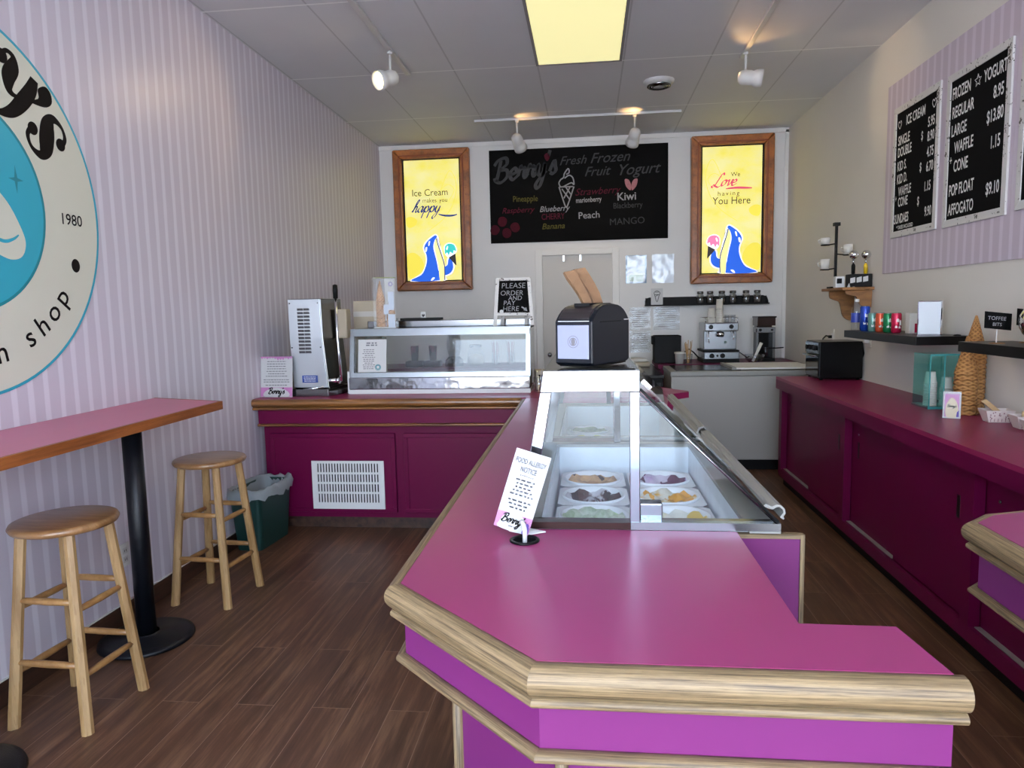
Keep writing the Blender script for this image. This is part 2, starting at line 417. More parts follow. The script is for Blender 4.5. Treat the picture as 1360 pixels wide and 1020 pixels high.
def bars(x0, x1, ys, h, seed=1, wmin=.006, wmax=.02):
    """lines of print too small to read, as short dark words"""
    r = random.Random(seed); V = []; F = []
    for y in ys:
        ind = r.uniform(0, .18)*(x1-x0); x = x0+ind; xe = x1-ind
        while x < xe-.002:
            q = min(x+r.uniform(wmin, wmax), xe); o = len(V)
            V += [(x, y), (q, y), (q, y+h), (x, y+h)]; F.append((o, o+1, o+2, o+3)); x = q+h*.9
    return V, F

# ------------------------------------------------------------------ the room
XL, XR, YB, YF, HC = -2.28, 2.085, 7.79, -1.5, 3.3
struct(MB().box(XL-.1, YF-.1, -.08, XR+.1, YB+.1, 0).build('floor', 'floor_planks'))
struct(MB().box(XL-.1, YF-.1, HC, XR+.1, YB+.1, HC+.1).build('ceiling', 'ceiling_tiles'))
struct(MB().box(XL-.1, YF-.1, 0, XL, YB+.1, HC).build('wall_left', 'wallpaper'))
struct(MB().box(XR, YF-.1, 0, XR+.1, YB+.1, HC).build('wall_right', 'wall_cream'))
DX0, DX1, DZ = -.496, .263, 2.065
struct(MB().box(XL, YB, 0, DX0, YB+.1, HC).box(DX1, YB, 0, XR, YB+.1, HC).box(DX0, YB, DZ, DX1, YB+.1, HC).build('wall_back', 'wall_grey'))
b = MB().box(XL, YF-.1, 0, XR, YF, .3).box(XL, YF-.1, 3.12, XR, YF, HC).box(XL, YF-.1, .3, -2.2, YF, 3.12).box(2.0, YF-.1, .3, XR, YF, 3.12)
b.box(-.75, YF-.08, .3, -.68, YF-.02, 3.12).box(.62, YF-.08, .3, .69, YF-.02, 3.12)
struct(b.build('wall_front', 'wall_cream'))
struct(MB().box(-30, -32, -.2, 30, YF-.1, -.1).build('ground_outside', [mat('pavement', 'bdb9b2', .8, var=.1) and 'pavement']))
struct(MB().box(XL, YF, 0, XL+.012, 4.56, .1).build('baseboard_left', 'baseboard_wood', bevel=.002))
struct(MB().box(XL+.001, YF, .1, XL+.008, 4.56, .106).build('trim_1', 'trim_white'))
struct(MB().box(XR-.012, -1.2, 1.687, XR, 5.287, 2.955).build('trim_2', 'wallpaper_right'))
struct(MB().box(2.05, YB-.012, 0, XR, YB, HC-.02).build('trim_3', 'trim_white'))
struct(MB().box(XL, YB-.012, 3.255, XR, YB, 3.3).build('lit_wall_strip', 'trim_white'))  # added whiter strip, stands in for track light on the wall top
d = struct(MB().box(DX0, YB+.02, 0, DX1, YB+.1, DZ).build('door_1', 'door_grey'))
b = MB().box(DX0-.075, YB-.018, 0, DX0, YB, DZ+.065).box(DX1, YB-.018, 0, DX1+.075, YB, DZ+.065).box(DX0, YB-.018, DZ, DX1, YB, DZ+.065)
b.build('door_frame', 'trim_white', d, bevel=.004)
MB().cyl((DX0+.07, YB+.02, .98), (DX0+.07, YB-.03, .98), .012).sphere((DX0+.07, YB-.045, .98), .026).build('door_knob', 'steel', d)
for i, x in enumerate((-.262, -.08)):
    h = MB().box(x-.008, YB+.012, 2.0, x+.008, YB+.0195, 2.06).tube([(x, YB+.014, 2.005), (x, YB-.004, 1.985), (x, YB-.01, 2.0)], .004, 6)
    tag(h.build('over_door_hook', 'chrome'), 'small chrome hook over the grey back door, ' + ('on the side of the turquoise-scoop sign' if i == 0 else 'on the side of the plastic pouches'), 'hook', 'hooks over the back door')

# ------------------------------------------------------------------ ceiling fittings
t = thing('ceiling_light', 'square-ended yellow fluorescent ceiling panel set in the tiles', 'ceiling light', (-.0525, 4.815, HC))
MB().box(-.295, -.61, -.008, .295, .615, -.002).build('diffuser', 'lightpanel', t)
b = MB().box(-.315, -.635, -.012, -.295, .635, 0).box(.295, -.635, -.012, .315, .635, 0).box(-.295, -.635, -.012, .295, -.61, 0).box(-.295, .615, -.012, .295, .635, 0)
b.build('frame', mat('panel_frame', '8a8784', .5) and 'panel_frame', t)
ad = bpy.data.lights.new('fluorescent_tubes', 'AREA'); ad.shape = 'RECTANGLE'; ad.size = .58; ad.size_y = 1.2; ad.energy = 10; ad.color = (1, .88, .5)
ao = bpy.data.objects.new('fluorescent_tubes', ad); COL.objects.link(ao); ao.location = (0, 0, -.012); ao.parent = t
t = thing('ceiling_vent', 'round white slotted vent on the ceiling right of the yellow panel', 'vent', (.585, 6.0, HC))
MB().lathe([(0, -.045), (.06, -.045), (.075, -.035), (.1, -.032), (.12, -.02), (.125, 0)], n=32).build('housing', 'spot_white', t)
b = MB()
for r in (.05, .07, .09): b.lathe([(r-.005, -.05), (r+.005, -.046), (r+.005, -.036)], n=32)
b.build('slot_ring', 'steel_dark', t)

def spotlight(name, label, loc, aim, on=False, energy=30, leak=None, col=(1, .72, .42), size=1.2):
    """white bell-shaped track head hanging on a short stem"""
    t = thing(name, label, 'spotlight', loc, 0, 'white track spotlights')
    MB().cyl((0, 0, 0), (0, 0, -.02), .018).cyl((0, 0, -.02), (0, 0, -.13), .009, n=10).sphere((0, 0, -.135), .017).build('stem', 'spot_white', t)
    ax = Vector(aim).normalized(); o = Vector((0, 0, -.175)) - ax*.05
    prof = [(0, -.005), (.03, 0), (.046, .015), (.053, .04), (.053, .085), (.048, .1), (.06, .115), (.064, .135), (.064, .165), (.06, .165), (.058, .135), (.045, .11), (.0, .105)]
    MB().lathe(prof, o, ax, 28).build('shade', 'spot_white', t)
    MB().lathe([(0, .15), (.04, .146), (.052, .135), (.054, .125)], o, ax, 24).build('bulb', 'lamp_on', t)
    l = bpy.data.lights.new('spot_beam', 'SPOT'); l.energy = energy; l.spot_size = size; l.spot_blend = .7; l.color = col; l.shadow_soft_size = .045
    lo = bpy.data.objects.new('spot_beam', l); COL.objects.link(lo); lo.parent = t; lo.location = o+ax*.17
    lo.rotation_euler = (-ax).to_track_quat('Z', 'Y').to_euler()
    if leak:   # light escaping through the vents at the back of the head
        l2 = bpy.data.lights.new('vent_glow', 'SPOT'); l2.energy = leak[1]; l2.spot_size = 1.5; l2.spot_blend = 1; l2.color = (1, .58, .22); l2.shadow_soft_size = .02
        q = bpy.data.objects.new('vent_glow', l2); COL.objects.link(q); q.parent = t; q.location = o-ax*.03+Vector((0, 0, .02))
        q.rotation_euler = (-Vector(leak[0])).to_track_quat('Z', 'Y').to_euler()
    return t
def track(label, x0, y0, x1, y1):
    t = thing('light_track', label, 'light track', (x0, y0, HC), math.atan2(y1-y0, x1-x0)); L = math.hypot(x1-x0, y1-y0)
    MB().box(0, -.018, -.022, L, .018, 0).build('rail', 'spot_white', t, bevel=.003)
    MB().box(-.012, -.019, -.024, 0, .019, 0).box(L, -.019, -.024, L+.012, .019, 0).build('end_cap', 'spot_white', t)
track('long white ceiling track running beside the striped wall', -1.345, 5.45, -1.345, 2.2)
track('long white ceiling track on the side of the price boards', 1.133, 5.5, 1.133, 2.2)
track('white ceiling track running across above the large chalkboard', -1.056, 6.9, .865, 6.9)
spotlight('track_spotlight', 'lit white spotlight showing its bright bulb near the striped wall', (-1.345, 4.95, HC-.022), (-.75, -.9, -.42), True, 9, None)
spotlight('track_spotlight', 'white spotlight turned toward the price boards', (1.133, 5.38, HC-.022), (.9, -.12, -.13), True, 5, ((.42, -1, .30), 5))
spotlight('track_spotlight', 'white spotlight above the lettered end of the large chalkboard', (-.66, 6.9, HC-.022), (.25, .75, -.62), True, 5, ((.5, -.05, .6), 2.2))
spotlight('track_spotlight', 'white spotlight above the frozen yogurt end of the large chalkboard', (.45, 6.9, HC-.022), (-.2, .75, -.62), True, 5, ((-.2, -.05, .6), 3.6))

# ------------------------------------------------------------------ back wall: light boxes, chalkboard, papers
U, V, = (1, 0, 0), (0, 0, 1)
mat('art_yellow', 'f2e35a', .5, emit=.62, ecol='f7ea72', var=.0)
def art_yellow():
    m = MATS['art_yellow']; t = m.node_tree; b = t.nodes['Principled BSDF']
    f = noise(t, mapped(t, (2, 2, 3)), 2.5, 4); c = ramp(t, f, [(.35, lin('f6ee9e')), (.6, lin('f2e574')), (.75, lin('ecda52'))])
    t.links.new(c, b.inputs['Base Color']); t.links.new(c, b.inputs['Emission Color']); b.inputs['Emission Strength'].default_value = .62
art_yellow()
for n_, c_, e_ in (('art_blue', '0b5fe0', .55), ('art_pale', 'f4ec9a', .75), ('art_white', 'ffffff', .75), ('art_turq', '2cc4bf', .6), ('art_pink', 'f07fae', .6), ('art_brown', '241512', .1), ('art_navy', '143a86', .25), ('art_type', '5a5518', .12), ('art_red', 'dc5070', .5), ('art_shade', 'ecd94a', .72)):
    mat(n_, c_, .5, emit=e_)
def light_box(label, x0, x1, z0, z1, right):
    W, H = x1-x0, z1-z0; D = .09
    t = thing('light_box', label, 'illuminated sign', (x0, YB, z0), 0, 'wood-framed lit signs on the back wall')
    f = .10; b = MB()
    for a in ([(0,0),(W,0),(W-f,f),(f,f)], [(W,0),(W,H),(W-f,H-f),(W-f,f)], [(W,H),(0,H),(f,H-f),(W-f,H-f)], [(0,H),(0,0),(f,f),(f,H-f)]):
        b.prism([(p[0], 0, p[1]) for p in a], (0, -D, 0))
    b.build('frame', 'frame_wood', t, bevel=.012)
    b = MB(); g = f*.62; e = .016
    for a in ([(g,g),(W-g,g),(W-g-e,g+e),(g+e,g+e)], [(W-g,g),(W-g,H-g),(W-g-e,H-g-e),(W-g-e,g+e)], [(W-g,H-g),(g,H-g),(g+e,H-g-e),(W-g-e,H-g-e)], [(g,H-g),(g,g),(g+e,g+e),(g+e,H-g-e)]):
        b.prism([(p[0], -D+.002, p[1]) for p in a], (0, -.012, 0))
    b.build('frame_bead', mat('frame_bead', '7c3a1a', .35) and 'frame_bead', t, bevel=.004)
    MB().box(f-.005, -.052, f-.005, W-f+.005, -.02, H-f+.005).build('backing', 'black_matte', t)
    pa, pb = f+.028, .012; pw, ph = W-2*pa+.02, H-2*f-2*pb
    o = (pa-.01, -.0545, f+pb)
    pl = MB().box(o[0], -.0545, o[2], o[0]+pw, -.052, o[2]+ph).build('lit_panel', 'art_yellow', t)
    def P(pts):   # artwork drawn on a 380 x 813 grid, mirrored on the second sign
        q = [((x-95)/380, (935-y)/813) for x, y in pts]
        return [((1-u if right else u)*pw, v*ph) for u, v in q]
    def art(name, m, shapes, lift=.0006):
        b = MB()
        for v, f_ in shapes: b.flat(v, f_, o, U, V, lift)
        ob = b.build(name, m, t); return ob
    cl = lambda pts, k=4: poly2(P(pts), k)
    # pale mountain and cone shapes printed in the ground
    art('printed_hills', 'art_shade', [cl([(100,760),(150,745),(200,790),(215,850),(180,890),(110,920),(98,850)]), cl([(100,510),(140,500),(175,525),(160,560),(110,570)]), ribbon(P([(345,330),(410,200),(455,290),(430,420),(360,520),(250,600)]), .006, None, 5), ribbon(P([(350,320),(400,290),(440,330),(400,400)]), .005, None, 5)], .0003)
    art('printed_sea_lion', ['art_white'], [cl([(112,940),(185,893),(214,850),(228,800),(226,762),(210,720),(218,686),(245,655),(282,628),(303,621),(320,640),(330,690),(350,770),(362,840),(374,824),(378,788),(412,790),(426,850),(405,895),(362,912),(356,940)], 3), cl([(356,725),(362,698),(390,682),(425,690),(444,715),(446,742),(415,775),(385,782),(364,760)], 4)], .0005)
    art('printed_sea_lion', 'art_blue', [cl([(118,936),(190,898),(220,852),(235,800),(233,760),(218,720),(226,690),(250,661),(285,635),(301,628),(312,640),(300,655),(288,680),(284,720),(300,790),(312,860),(318,936)], 3), cl([(356,850),(378,832),(387,790),(408,796),(418,850),(400,886),(358,902)], 3)], .0008)
    art('printed_belly', 'art_pale', [cl([(302,652),(312,660),(322,720),(345,790),(354,860),(350,936),(322,936),(316,850),(304,780),(290,700)], 3)], .0010)
    art('printed_outline', 'art_navy', [ribbon(P([(306,650),(318,700),(340,770),(357,840),(356,936)]), .011, None, 5), ribbon(P([(312,650),(328,680),(330,710)]), .005, None, 4)], .0011)
    art('printed_highlight', 'art_white', [cl([(228,712),(240,708),(236,735),(226,738)], 3), cl([(252,672),(262,668),(256,695),(248,698)], 3), cl([(258,936),(270,918),(288,918),(270,936)], 3)], .0011)
    art('printed_cone', 'art_brown', [poly2(P([(388,782),(436,756), (441,842)]))], .0009)
    art('printed_scoop', 'art_pink' if right else 'art_turq', [cl([(362,725),(368,702),(392,688),(425,696),(438,718),(440,742),(425,735),(418,758),(400,745),(388,768),(378,748),(364,760)], 4)], .0012)
    art('printed_highlight', 'art_white', [cl([(372,722),(382,704),(386,712),(378,732)], 3)], .0014)
    q = lambda x, y: ((x/380)*pw, (1-y/813)*ph)
    def word(b_, tx, x, y, size, **kw):
        v, f_ = txt(tx, size, **kw); cx, cy = q(x, y); b_.flat([(a+cx, c+cy) for a, c in v], f_, o, U, V, .0016)
    def curs(b_, tx, x, y, xh, w_, **kw):
        v, f_ = cursive(tx, xh, w_, **kw); cx, cy = q(x, y); b_.flat([(a+cx, c+cy) for a, c in v], f_, o, U, V, .0016)
    if not right:
        for a_ in (('Ice Cream', 176, 220, .105, .92), ('makes', 172, 272, .066, .95), ('you', 268, 272, .066, .95)): b = MB(); word(b, *a_[:4], sx=a_[4], bold=.006); b.build('lettering', 'art_type', t)
        b = MB(); curs(b, 'happy', 140, 348, .062, .020, shear=.45, thin=.22)
        v, f_ = ribbon([(.555*pw, .004), (.66*pw, -.012), (.80*pw, -.016), (.90*pw, -.004)], .022, None, 6, taper=True)
        cx, cy = q(20, 368); b.flat([(a+cx, c+cy) for a, c in v], f_, o, U, V, .0016); b.build('script_lettering', 'art_navy', t)
    else:
        for a_ in (('We', 212, 180, .062, 1, 1), ('having', 168, 300, .066, 1, 1.35), ('You Here', 188, 348, .108, .9, 1)): b = MB(); word(b, *a_[:4], sx=a_[4], sp=a_[5], bold=.006); b.build('lettering', 'art_type', t)
        b = MB(); curs(b, 'Love', 140, 250, .06, .022, shear=.5, thin=.25)
        v, f_ = ribbon([(0, 0), (.1, .008), (.2, .004), (.27, .0)], .024, None, 6, taper=True); cx, cy = q(150, 270)
        b.flat([(a+cx, c+cy) for a, c in v], f_, o, U, V, .0016); b.build('script_lettering', 'art_red', t)
    return t
light_box('wood-framed lit yellow sign with a turquoise ice cream cone and sea lion', -2.112, -1.266, 1.716, 3.239, False)
light_box('wood-framed lit yellow sign with a pink ice cream cone and sea lion', 1.086, 1.928, 1.716, 3.240, True)

t = thing('chalkboard', 'wide black chalkboard of fruit flavours above the grey back door', 'chalkboard', (-1.055, YB-.001, 2.212))
BW, BH = 1.91, .99
MB().box(0, -.018, 0, BW, 0, BH).build('board', 'chalk_black', t, bevel=.002)
for n_, c_ in (('chalk_grey', '3e3f42'), ('chalk_white', '8e8e92'), ('chalk_red', '3e141e'), ('chalk_rose', '4e1c2a'), ('chalk_yellow', '524e2a'), ('chalk_dim', '4c4a3c'), ('chalk_pink', '9a6a70')): mat(n_, c_, .9, spec=.1, var=.35, vscale=60)
def chalk(name, m, items):
    for v, f_, (cx, cy), a in items:
        b = MB().flat(rot2(v, a, (cx-55)/1240*BW, BH-(cy-105+50*(cx-55)/1240)/650*BH), f_, (0, -.0185, 0), U, V, .0004)
        b.build(name, m, t)
g = lambda s, sz, **k: txt(s, sz, **k)
chalk('name_lettering', 'chalk_grey', [(*cursive("Berry's", .115, .042, .25, .5, .6), (315, 290), .12)])
chalk('chalk_strawberry', 'chalk_rose', [(*poly2([(-.03,.01),(0,.035),(.03,.01),(.02,-.03),(0,-.05),(-.02,-.03)], 3), (465, 145), 0)])
chalk('script_lettering', 'chalk_grey', [(*g('Fresh', .13, shear=.4, bold=.004), (640, 175), .03), (*g('Frozen', .15, shear=.4, bold=.004), (895, 155), .03), (*g('Fruit', .14, shear=.4, bold=.004), (805, 250), .03), (*g('Yogurt', .16, shear=.4, bold=.004), (1085, 235), .03)])
st = [[(-.06,.08),(-.03,.10),(-.02,.14),(.02,.19),(.03,.15),(.0,.13)], [(-.06,.08),(-.08,.04),(-.05,.0),(.05,.04),(.08,.02),(.07,.09),(.03,.12),(-.02,.09)], [(-.08,.0),(-.02,-.19),(0,-.21),(.02,-.17),(.08,.0)], [(-.08,.0),(.07,.0)], [(-.05,-.02),(.03,-.13)], [(-.01,.0),(.045,-.08)], [(.04,.0),(-.03,-.12)]]
chalk('cone_drawing', 'chalk_white', [(*merge([ribbon(p, .013, None, 5) for p in st]), (597, 355), 0)])
chalk('white_flavour_lettering', 'chalk_white', [(*g('marionberry', .075, bold=.02, sx=.72), (750, 445), .03), (*g('Kiwi', .115, bold=.012), (1012, 422), .02), (*g('Peach', .1, bold=.006), (752, 552), .03), (*g('Blueberry', .085, shear=.3, bold=.006, sx=.95), (508, 508), .02)])
chalk('red_flavour_lettering', 'chalk_rose', [(*g('Strawberry', .105, shear=.35), (808, 385), .03), (*g('Raspberry', .085, shear=.35), (250, 520), .02), (*g('CHERRY', .09, bold=.008, sx=.75), (500, 563), .02)])
chalk('yellow_flavour_lettering', 'chalk_yellow', [(*g('Banana', .088, shear=.25, bold=.006), (500, 630), .02), (*g('Pineapple', .09, sx=.8, bold=.003), (307, 440), .0)])
chalk('grey_flavour_lettering', 'chalk_grey', [(*g('Blackberry', .085, sx=.85, bold=.004), (1020, 482), .02), (*g('MANGO', .1, sx=1.0), (1015, 592), .03)])
chalk('berry_drawing', 'chalk_red', [(*poly2([(-.05,0),(-.02,.05),(.03,.045),(.055,0),(.02,-.05),(-.03,-.045)], 4), p, a) for p, a in (((85, 660), 0), ((170, 680), .5), ((230, 640), 1.), ((140, 600), .3))])
chalk('butterfly_drawing', 'chalk_pink', [(*poly2([(0,-.06),(.05,-.02),(.07,.05),(.03,.05),(.0,.0)], 4), (1045, 340), .1), (*poly2([(0,-.06),(-.05,-.02),(-.07,.05),(-.03,.05),(.0,.0)], 4), (1042, 340), -.1)])

glass('pouch_film', (.93, .95, .97), 1.0, .22, .11)
glass('sleeve_film', (.95, .96, .97), 1.0, .25, .05)
mat('pouch_blue', '7f9bb4', .5); mat('pouch_green', '9fb089', .6); mat('pouch_white', 'c9cdd2', .35, bmp=.8, bscale=14)
def wrinkled(wd, hg, seed, nx=9, ny=11, amp=.008):
    r = random.Random(seed); V_ = []; F_ = []
    for j in range(ny+1):
        for i in range(nx+1): V_.append((wd*i/nx, -.010-amp*r.random(), hg*j/ny))
    for j in range(ny):
        for i in range(nx): q = j*(nx+1)+i; F_.append((q, q+1, q+nx+2, q+nx+1))
    return V_, F_
t = thing('plastic_pouch', 'shiny clear plastic pouch on the back wall with blue edges and green base', 'pouch', (.408, YB, 1.742), 0, 'plastic pouches on the back wall')
MB().box(0, -.005, 0, .222, 0, .298).build('blue_insert', 'pouch_blue', t)
MB().box(.016, -.007, .012, .206, -.005, .29).build('white_insert', 'pouch_white', t); MB().box(.03, -.0085, .02, .19, -.007, .09).build('green_base', 'pouch_green', t)
MB().add(*wrinkled(.222, .298, 1), True).build('film', 'pouch_film', t)
t = thing('plastic_pouch', 'shiny crinkled clear plastic pouch next to the wooden lit sign', 'pouch', (.689, YB, 1.738), 0, 'plastic pouches on the back wall')
MB().box(0, -.005, 0, .23, 0, .306).build('insert', 'pouch_white', t)
MB().add(*wrinkled(.23, .306, 2), True).build('film', 'pouch_film', t)
def sleeve_sheet(label, x0, z0, wd, hg, seed):
    t = thing('paper_notice', label, 'notice', (x0, YB, z0), 0, 'notices in plastic sleeves on the back wall')
    MB().box(0, -.004, 0, wd, 0, hg).build('sheet', 'paper', t)
    v, f_ = bars(.02, wd-.02, [hg-.035-.022*i for i in range(int((hg-.05)/.022))], .006, seed, .012, .04)
    MB().flat(v, f_, (0, -.0045, 0), U, V).build('print', 'ink', t)
    MB().add(*wrinkled(wd, hg, seed, amp=.006), True).build('sleeve', 'sleeve_film', t)
sleeve_sheet('sleeved paper notice directly above another, behind the black napkin dispenser', .445, 1.232, .225, .25, 3)
sleeve_sheet('sleeved paper notice under the black wall shelf', .70, 1.232, .282, .25, 4)
sleeve_sheet('lowest sleeved paper notice, behind the black napkin dispenser', .445, .99, .225, .236, 5)

t = thing('wall_shelf', 'narrow black back-wall shelf holding small glass jars', 'shelf', (.608, YB, 1.49))
MB().box(0, -.10, 0, 1.29, 0, .015).build('board', 'black_matte', t)
b = MB().prism([(.005, 0, .015), (1.285, 0, .015), (1.285, 0, .06), (1.27, 0, .085), (1.24, 0, .095), (.05, 0, .095), (.02, 0, .085), (.005, 0, .06)], (0, -.012, 0)); b.build('back_rail', 'black_matte', t)
for x in (0.01, 1.27): MB().prism([(x, 0, .015), (x, -.09, .015), (x, -.09, .03), (x, -.04, .07), (x, 0, .09)], (.01, 0, 0)).build('end_bracket', 'black_matte', t)
def jar():
    t = thing('glass_jar', '', 'jar', (0, 0, 0), 0, 'small glass jars on the black back shelf')
    MB().lathe([(0, .001), (.036, .001), (.04, .008), (.04, .085), (.03, .1), (.03, .112)], n=20).build('body', 'glass_jar', t)
    MB().lathe([(.032, .106), (.034, .108), (.034, .132), (.0, .134)], n=20).build('lid', 'steel_dark', t)
    MB().lathe([(0, .004), (.034, .004), (.034, .05), (0, .052)], n=16).build('contents', mat('jar_fill', '5a5450', .7) and 'jar_fill', t)
    return t
j0 = jar()
jl = ['glass jar on the black back shelf, nearest the white cone card', 'second glass jar from the white cone card on the black shelf', 'third glass jar from the white cone card on the black shelf', 'third glass jar from the far corner on the black back shelf', 'second glass jar from the far corner on the black back shelf', 'glass jar at the corner end of the black back shelf']
for i, x in enumerate((1.19, 1.293, 1.415, 1.53, 1.665, 1.78)):
    o = j0 if i == 0 else dup(j0, (0, 0, 0)); o.location = (x, YB-.055, 1.505); o['label'] = jl[i]
t = thing('picture_card', 'small white card with an ice cream cone drawing on the black shelf', 'card', (.675, YB-.03, 1.505))
MB().box(0, -.006, 0, .125, 0, .175).build('card', 'paper', t)
b = MB()
for p in ([(-.025,.02),(-.03,.04),(0,.06),(.03,.04),(.025,.02),(-.025,.02)], [(-.025,.02),(0,-.06),(.025,.02)], [(-.015,.0),(.015,.02)], [(-.018,.045),(.018,.045)]): b.flat(*ribbon(p, .006, None, 4), (.0625, -.0064, .09), U, V)
b.build('drawing', 'ink', t)

# ------------------------------------------------------------------ left wall: painted roundel
t = thing('wall_roundel', 'huge round cream and teal shop emblem painted on the striped wall', 'wall emblem', (XL, 2.385, 1.94))
UL, VL = (0, 1, 0), (0, 0, 1)      # seen from the room: right is +y, up is +z, normal +x
def lw(name, m, shapes, lift):
    b = MB()
    for v, f_ in shapes: b.flat(v, f_, (.004, 0, 0), UL, VL, lift)
    return b.build(name, m, t)
MB().prism([(0, y, z) for y, z in disc2(0, 0, .735, 96)[0]], (.004, 0, 0)).build('cream_disc', 'cream_paint', t)
lw('teal_rim', 'teal_paint', [ring2(0, 0, .726, .738, 96)], .0006)
lw('teal_disc', 'teal_paint', [disc2(0, 0, .405, 80)], .0006)
lw('dark_rim', 'teal_dark', [ring2(0, 0, .403, .415, 80)], .0008)
spk = lambda cx, cy, r: poly2([(cx+(r if k % 4 == 0 else (r*1.5 if k % 4 == 2 else r*.22))*math.cos(PI*k/4), cy+(r if k % 4 == 0 else (r*1.5 if k % 4 == 2 else r*.22))*math.sin(PI*k/4)) if k % 2 == 0 else (cx+r*.28*math.cos(PI*k/4), cy+r*.28*math.sin(PI*k/4)) for k in range(8)])
lw('sparkle', 'teal_dark', [spk(.275, .115, .038), spk(.165, .21, .042)], .0010)
lw('animal_head', 'cream_paint', [poly2([(-.2,.02),(-.1,.1),(.03,.12),(.14,.085),(.22,.02),(.275,-.07),(.295,-.135),(.27,-.19),(.21,-.205),(.13,-.18),(.02,-.15),(-.12,-.16),(-.2,-.1)], 5)], .0010)
lw('smile_line', 'teal_paint', [ribbon([(.0,-.08),(.1,-.105),(.18,-.135),(.23,-.125),(.262,-.105)], .014, None, 6, taper=True)], .0014)
# lettering round the band
def fat(path):      # a stroke whose width is given point by point
    P = smooth(path, 8); V_ = []; F_ = []
    for i, (x, y, w_) in enumerate(P):
        a, c = P[max(0, i-1)], P[min(len(P)-1, i+1)]; dx, dy = c[0]-a[0], c[1]-a[1]; L = math.hypot(dx, dy) or 1e-6
        V_ += [(x-dy/L*w_/2, y+dx/L*w_/2), (x+dy/L*w_/2, y-dx/L*w_/2)]
        if i: F_.append((2*i-2, 2*i-1, 2*i+1, 2*i))
    return V_, F_
GL = {'s': ([[(.075,.065,.03),(.06,.11,.026),(.005,.128,.02),(-.05,.10,.045),(-.045,.05,.085),(.0,.0,.10),(.045,-.05,.085),(.05,-.10,.045),(-.005,-.128,.02),(-.06,-.11,.026),(-.075,-.065,.03)]], [(.068,.062,.032), (-.068,-.062,.032)]),
      'y': ([[(-.10,.085,.03),(-.085,.13,.022),(-.045,.135,.03),(-.025,.09,.075),(-.025,.03,.08),(.005,-.025,.04),(.05,-.02,.018),(.085,.03,.014)], [(.095,.14,.05),(.10,.07,.075),(.085,-.02,.08),(.055,-.11,.06),(.0,-.165,.026),(-.06,-.165,.024),(-.085,-.13,.03)]], [(-.095,.085,.034), (-.082,-.128,.034)])}
for ch, ang, rr in (("'", 47, .66), ('s', 35, .565), ('y', 59, .565), ('r', 82, .57), ('r', 102, .57), ('e', 124, .57), ('B', 150, .57)):
    a = math.radians(ang); b = MB(); put = lambda v, f_, l: b.flat(rot2(v, a-PI/2, rr*math.cos(a), rr*math.sin(a)), f_, (.004, 0, 0), UL, VL, l)
    sz_ = .84
    if ch in GL:
        for k, p in enumerate(GL[ch][0]): put(*fat([(x*sz_, y*sz_, q*sz_) for x, y, q in p]), .001+.0003*k)
        for cx, cy, r_ in GL[ch][1]: put(*disc2(cx*sz_, cy*sz_, r_*sz_, 24), .0018)
    elif ch == "'":
        put(*poly2([(.02,.06),(.05,.03),(.035,-.02),(-.035,-.08),(-.005,-.02),(-.03,.01),(-.015,.055)], 4), .001)
    else: put(*txt(ch, .3, bold=.03, shear=.15), .001)
    b.build('name_letter', 'logo_black', t)
s_ = 'ice cream shop'; b = MB()
for i, ch in enumerate(s_):
    if ch == ' ': b.build('lower_lettering', 'logo_black', t); b = MB(); continue
    a = math.radians(-36.7-(len(s_)-1-i)*8.55); v, f_ = txt(ch, .125, bold=.006, sx=1.05)
    b.flat(rot2(v, a+PI/2, .585*math.cos(a), .585*math.sin(a)), f_, (.004, 0, 0), UL, VL, .001)
b.build('lower_lettering', 'logo_black', t)
lw('year_lettering', 'logo_black', [(rot2(txt('1980', .068, bold=.008)[0], 0, .565, -.012), txt('1980', .068, bold=.008)[1])], .001)
lw('dot', 'logo_black', [disc2(.568, -.21, .026, 28, .03)], .001)

t = thing('power_outlet', 'white double power outlet low on the striped wall', 'outlet', (XL, 3.12, .335))
MB().box(0, -.036, -.058, .006, .036, .058).build('cover_plate', 'white_plastic', t, bevel=.003)
b = MB()
for z in (-.022, .022):
    b.box(.006, -.017, z-.015, .008, .017, z+.015)
b.build('socket', mat('socket_face', 'c9c6c0', .4) and 'socket_face', t)
b = MB()
for z in (-.022, .022):
    b.box(.008, -.008, z-.006, .0085, -.005, z+.006).box(.008, .005, z-.006, .0085, .008, z+.006)
b.build('socket_slot', 'black_matte', t)

# ------------------------------------------------------------------ bar table and stools
t = thing('bar_table', 'long pink bar-height table with wooden edge along the striped wall', 'table', (-2.06, 2.93, 0))
MB().poly([(-2.278+2.06, .95-2.93), (-1.835+2.06, .95-2.93), (-1.835+2.06, 3.305-2.93), (-2.278+2.06, 3.455-2.93)], 1.032, 1.07).build('tabletop', 'pink_table', t)
b = MB().box(.225, .95-2.93, 1.03, .24, 3.305-2.93, 1.0705); b.build('edge_strip', 'table_edge', t)
b = MB().prism([(.225, 3.3-2.93, 1.03), (.24, 3.305-2.93, 1.03), (-.218, 3.46-2.93, 1.03), (-.218, 3.445-2.93, 1.03)], (0, 0, .0405)); b.build('edge_strip', 'table_edge', t)
for y in (0, -1.02):
    MB().lathe([(0, .0), (.198, 0), (.206, .006), (.202, .018), (.18, .026), (.06, .034), (.055, .04)], (0, y, 0), n=48).build('base_plate', 'black_metal', t)
    MB().cyl((-.008, y+.015, .03), (-.008, y+.015, 1.02), .042, n=28).build('pole', 'black_metal', t)
    MB().box(-.18, y-.1, 1.015, .16, y+.13, 1.033).build('top_bracket', 'black_metal', t)

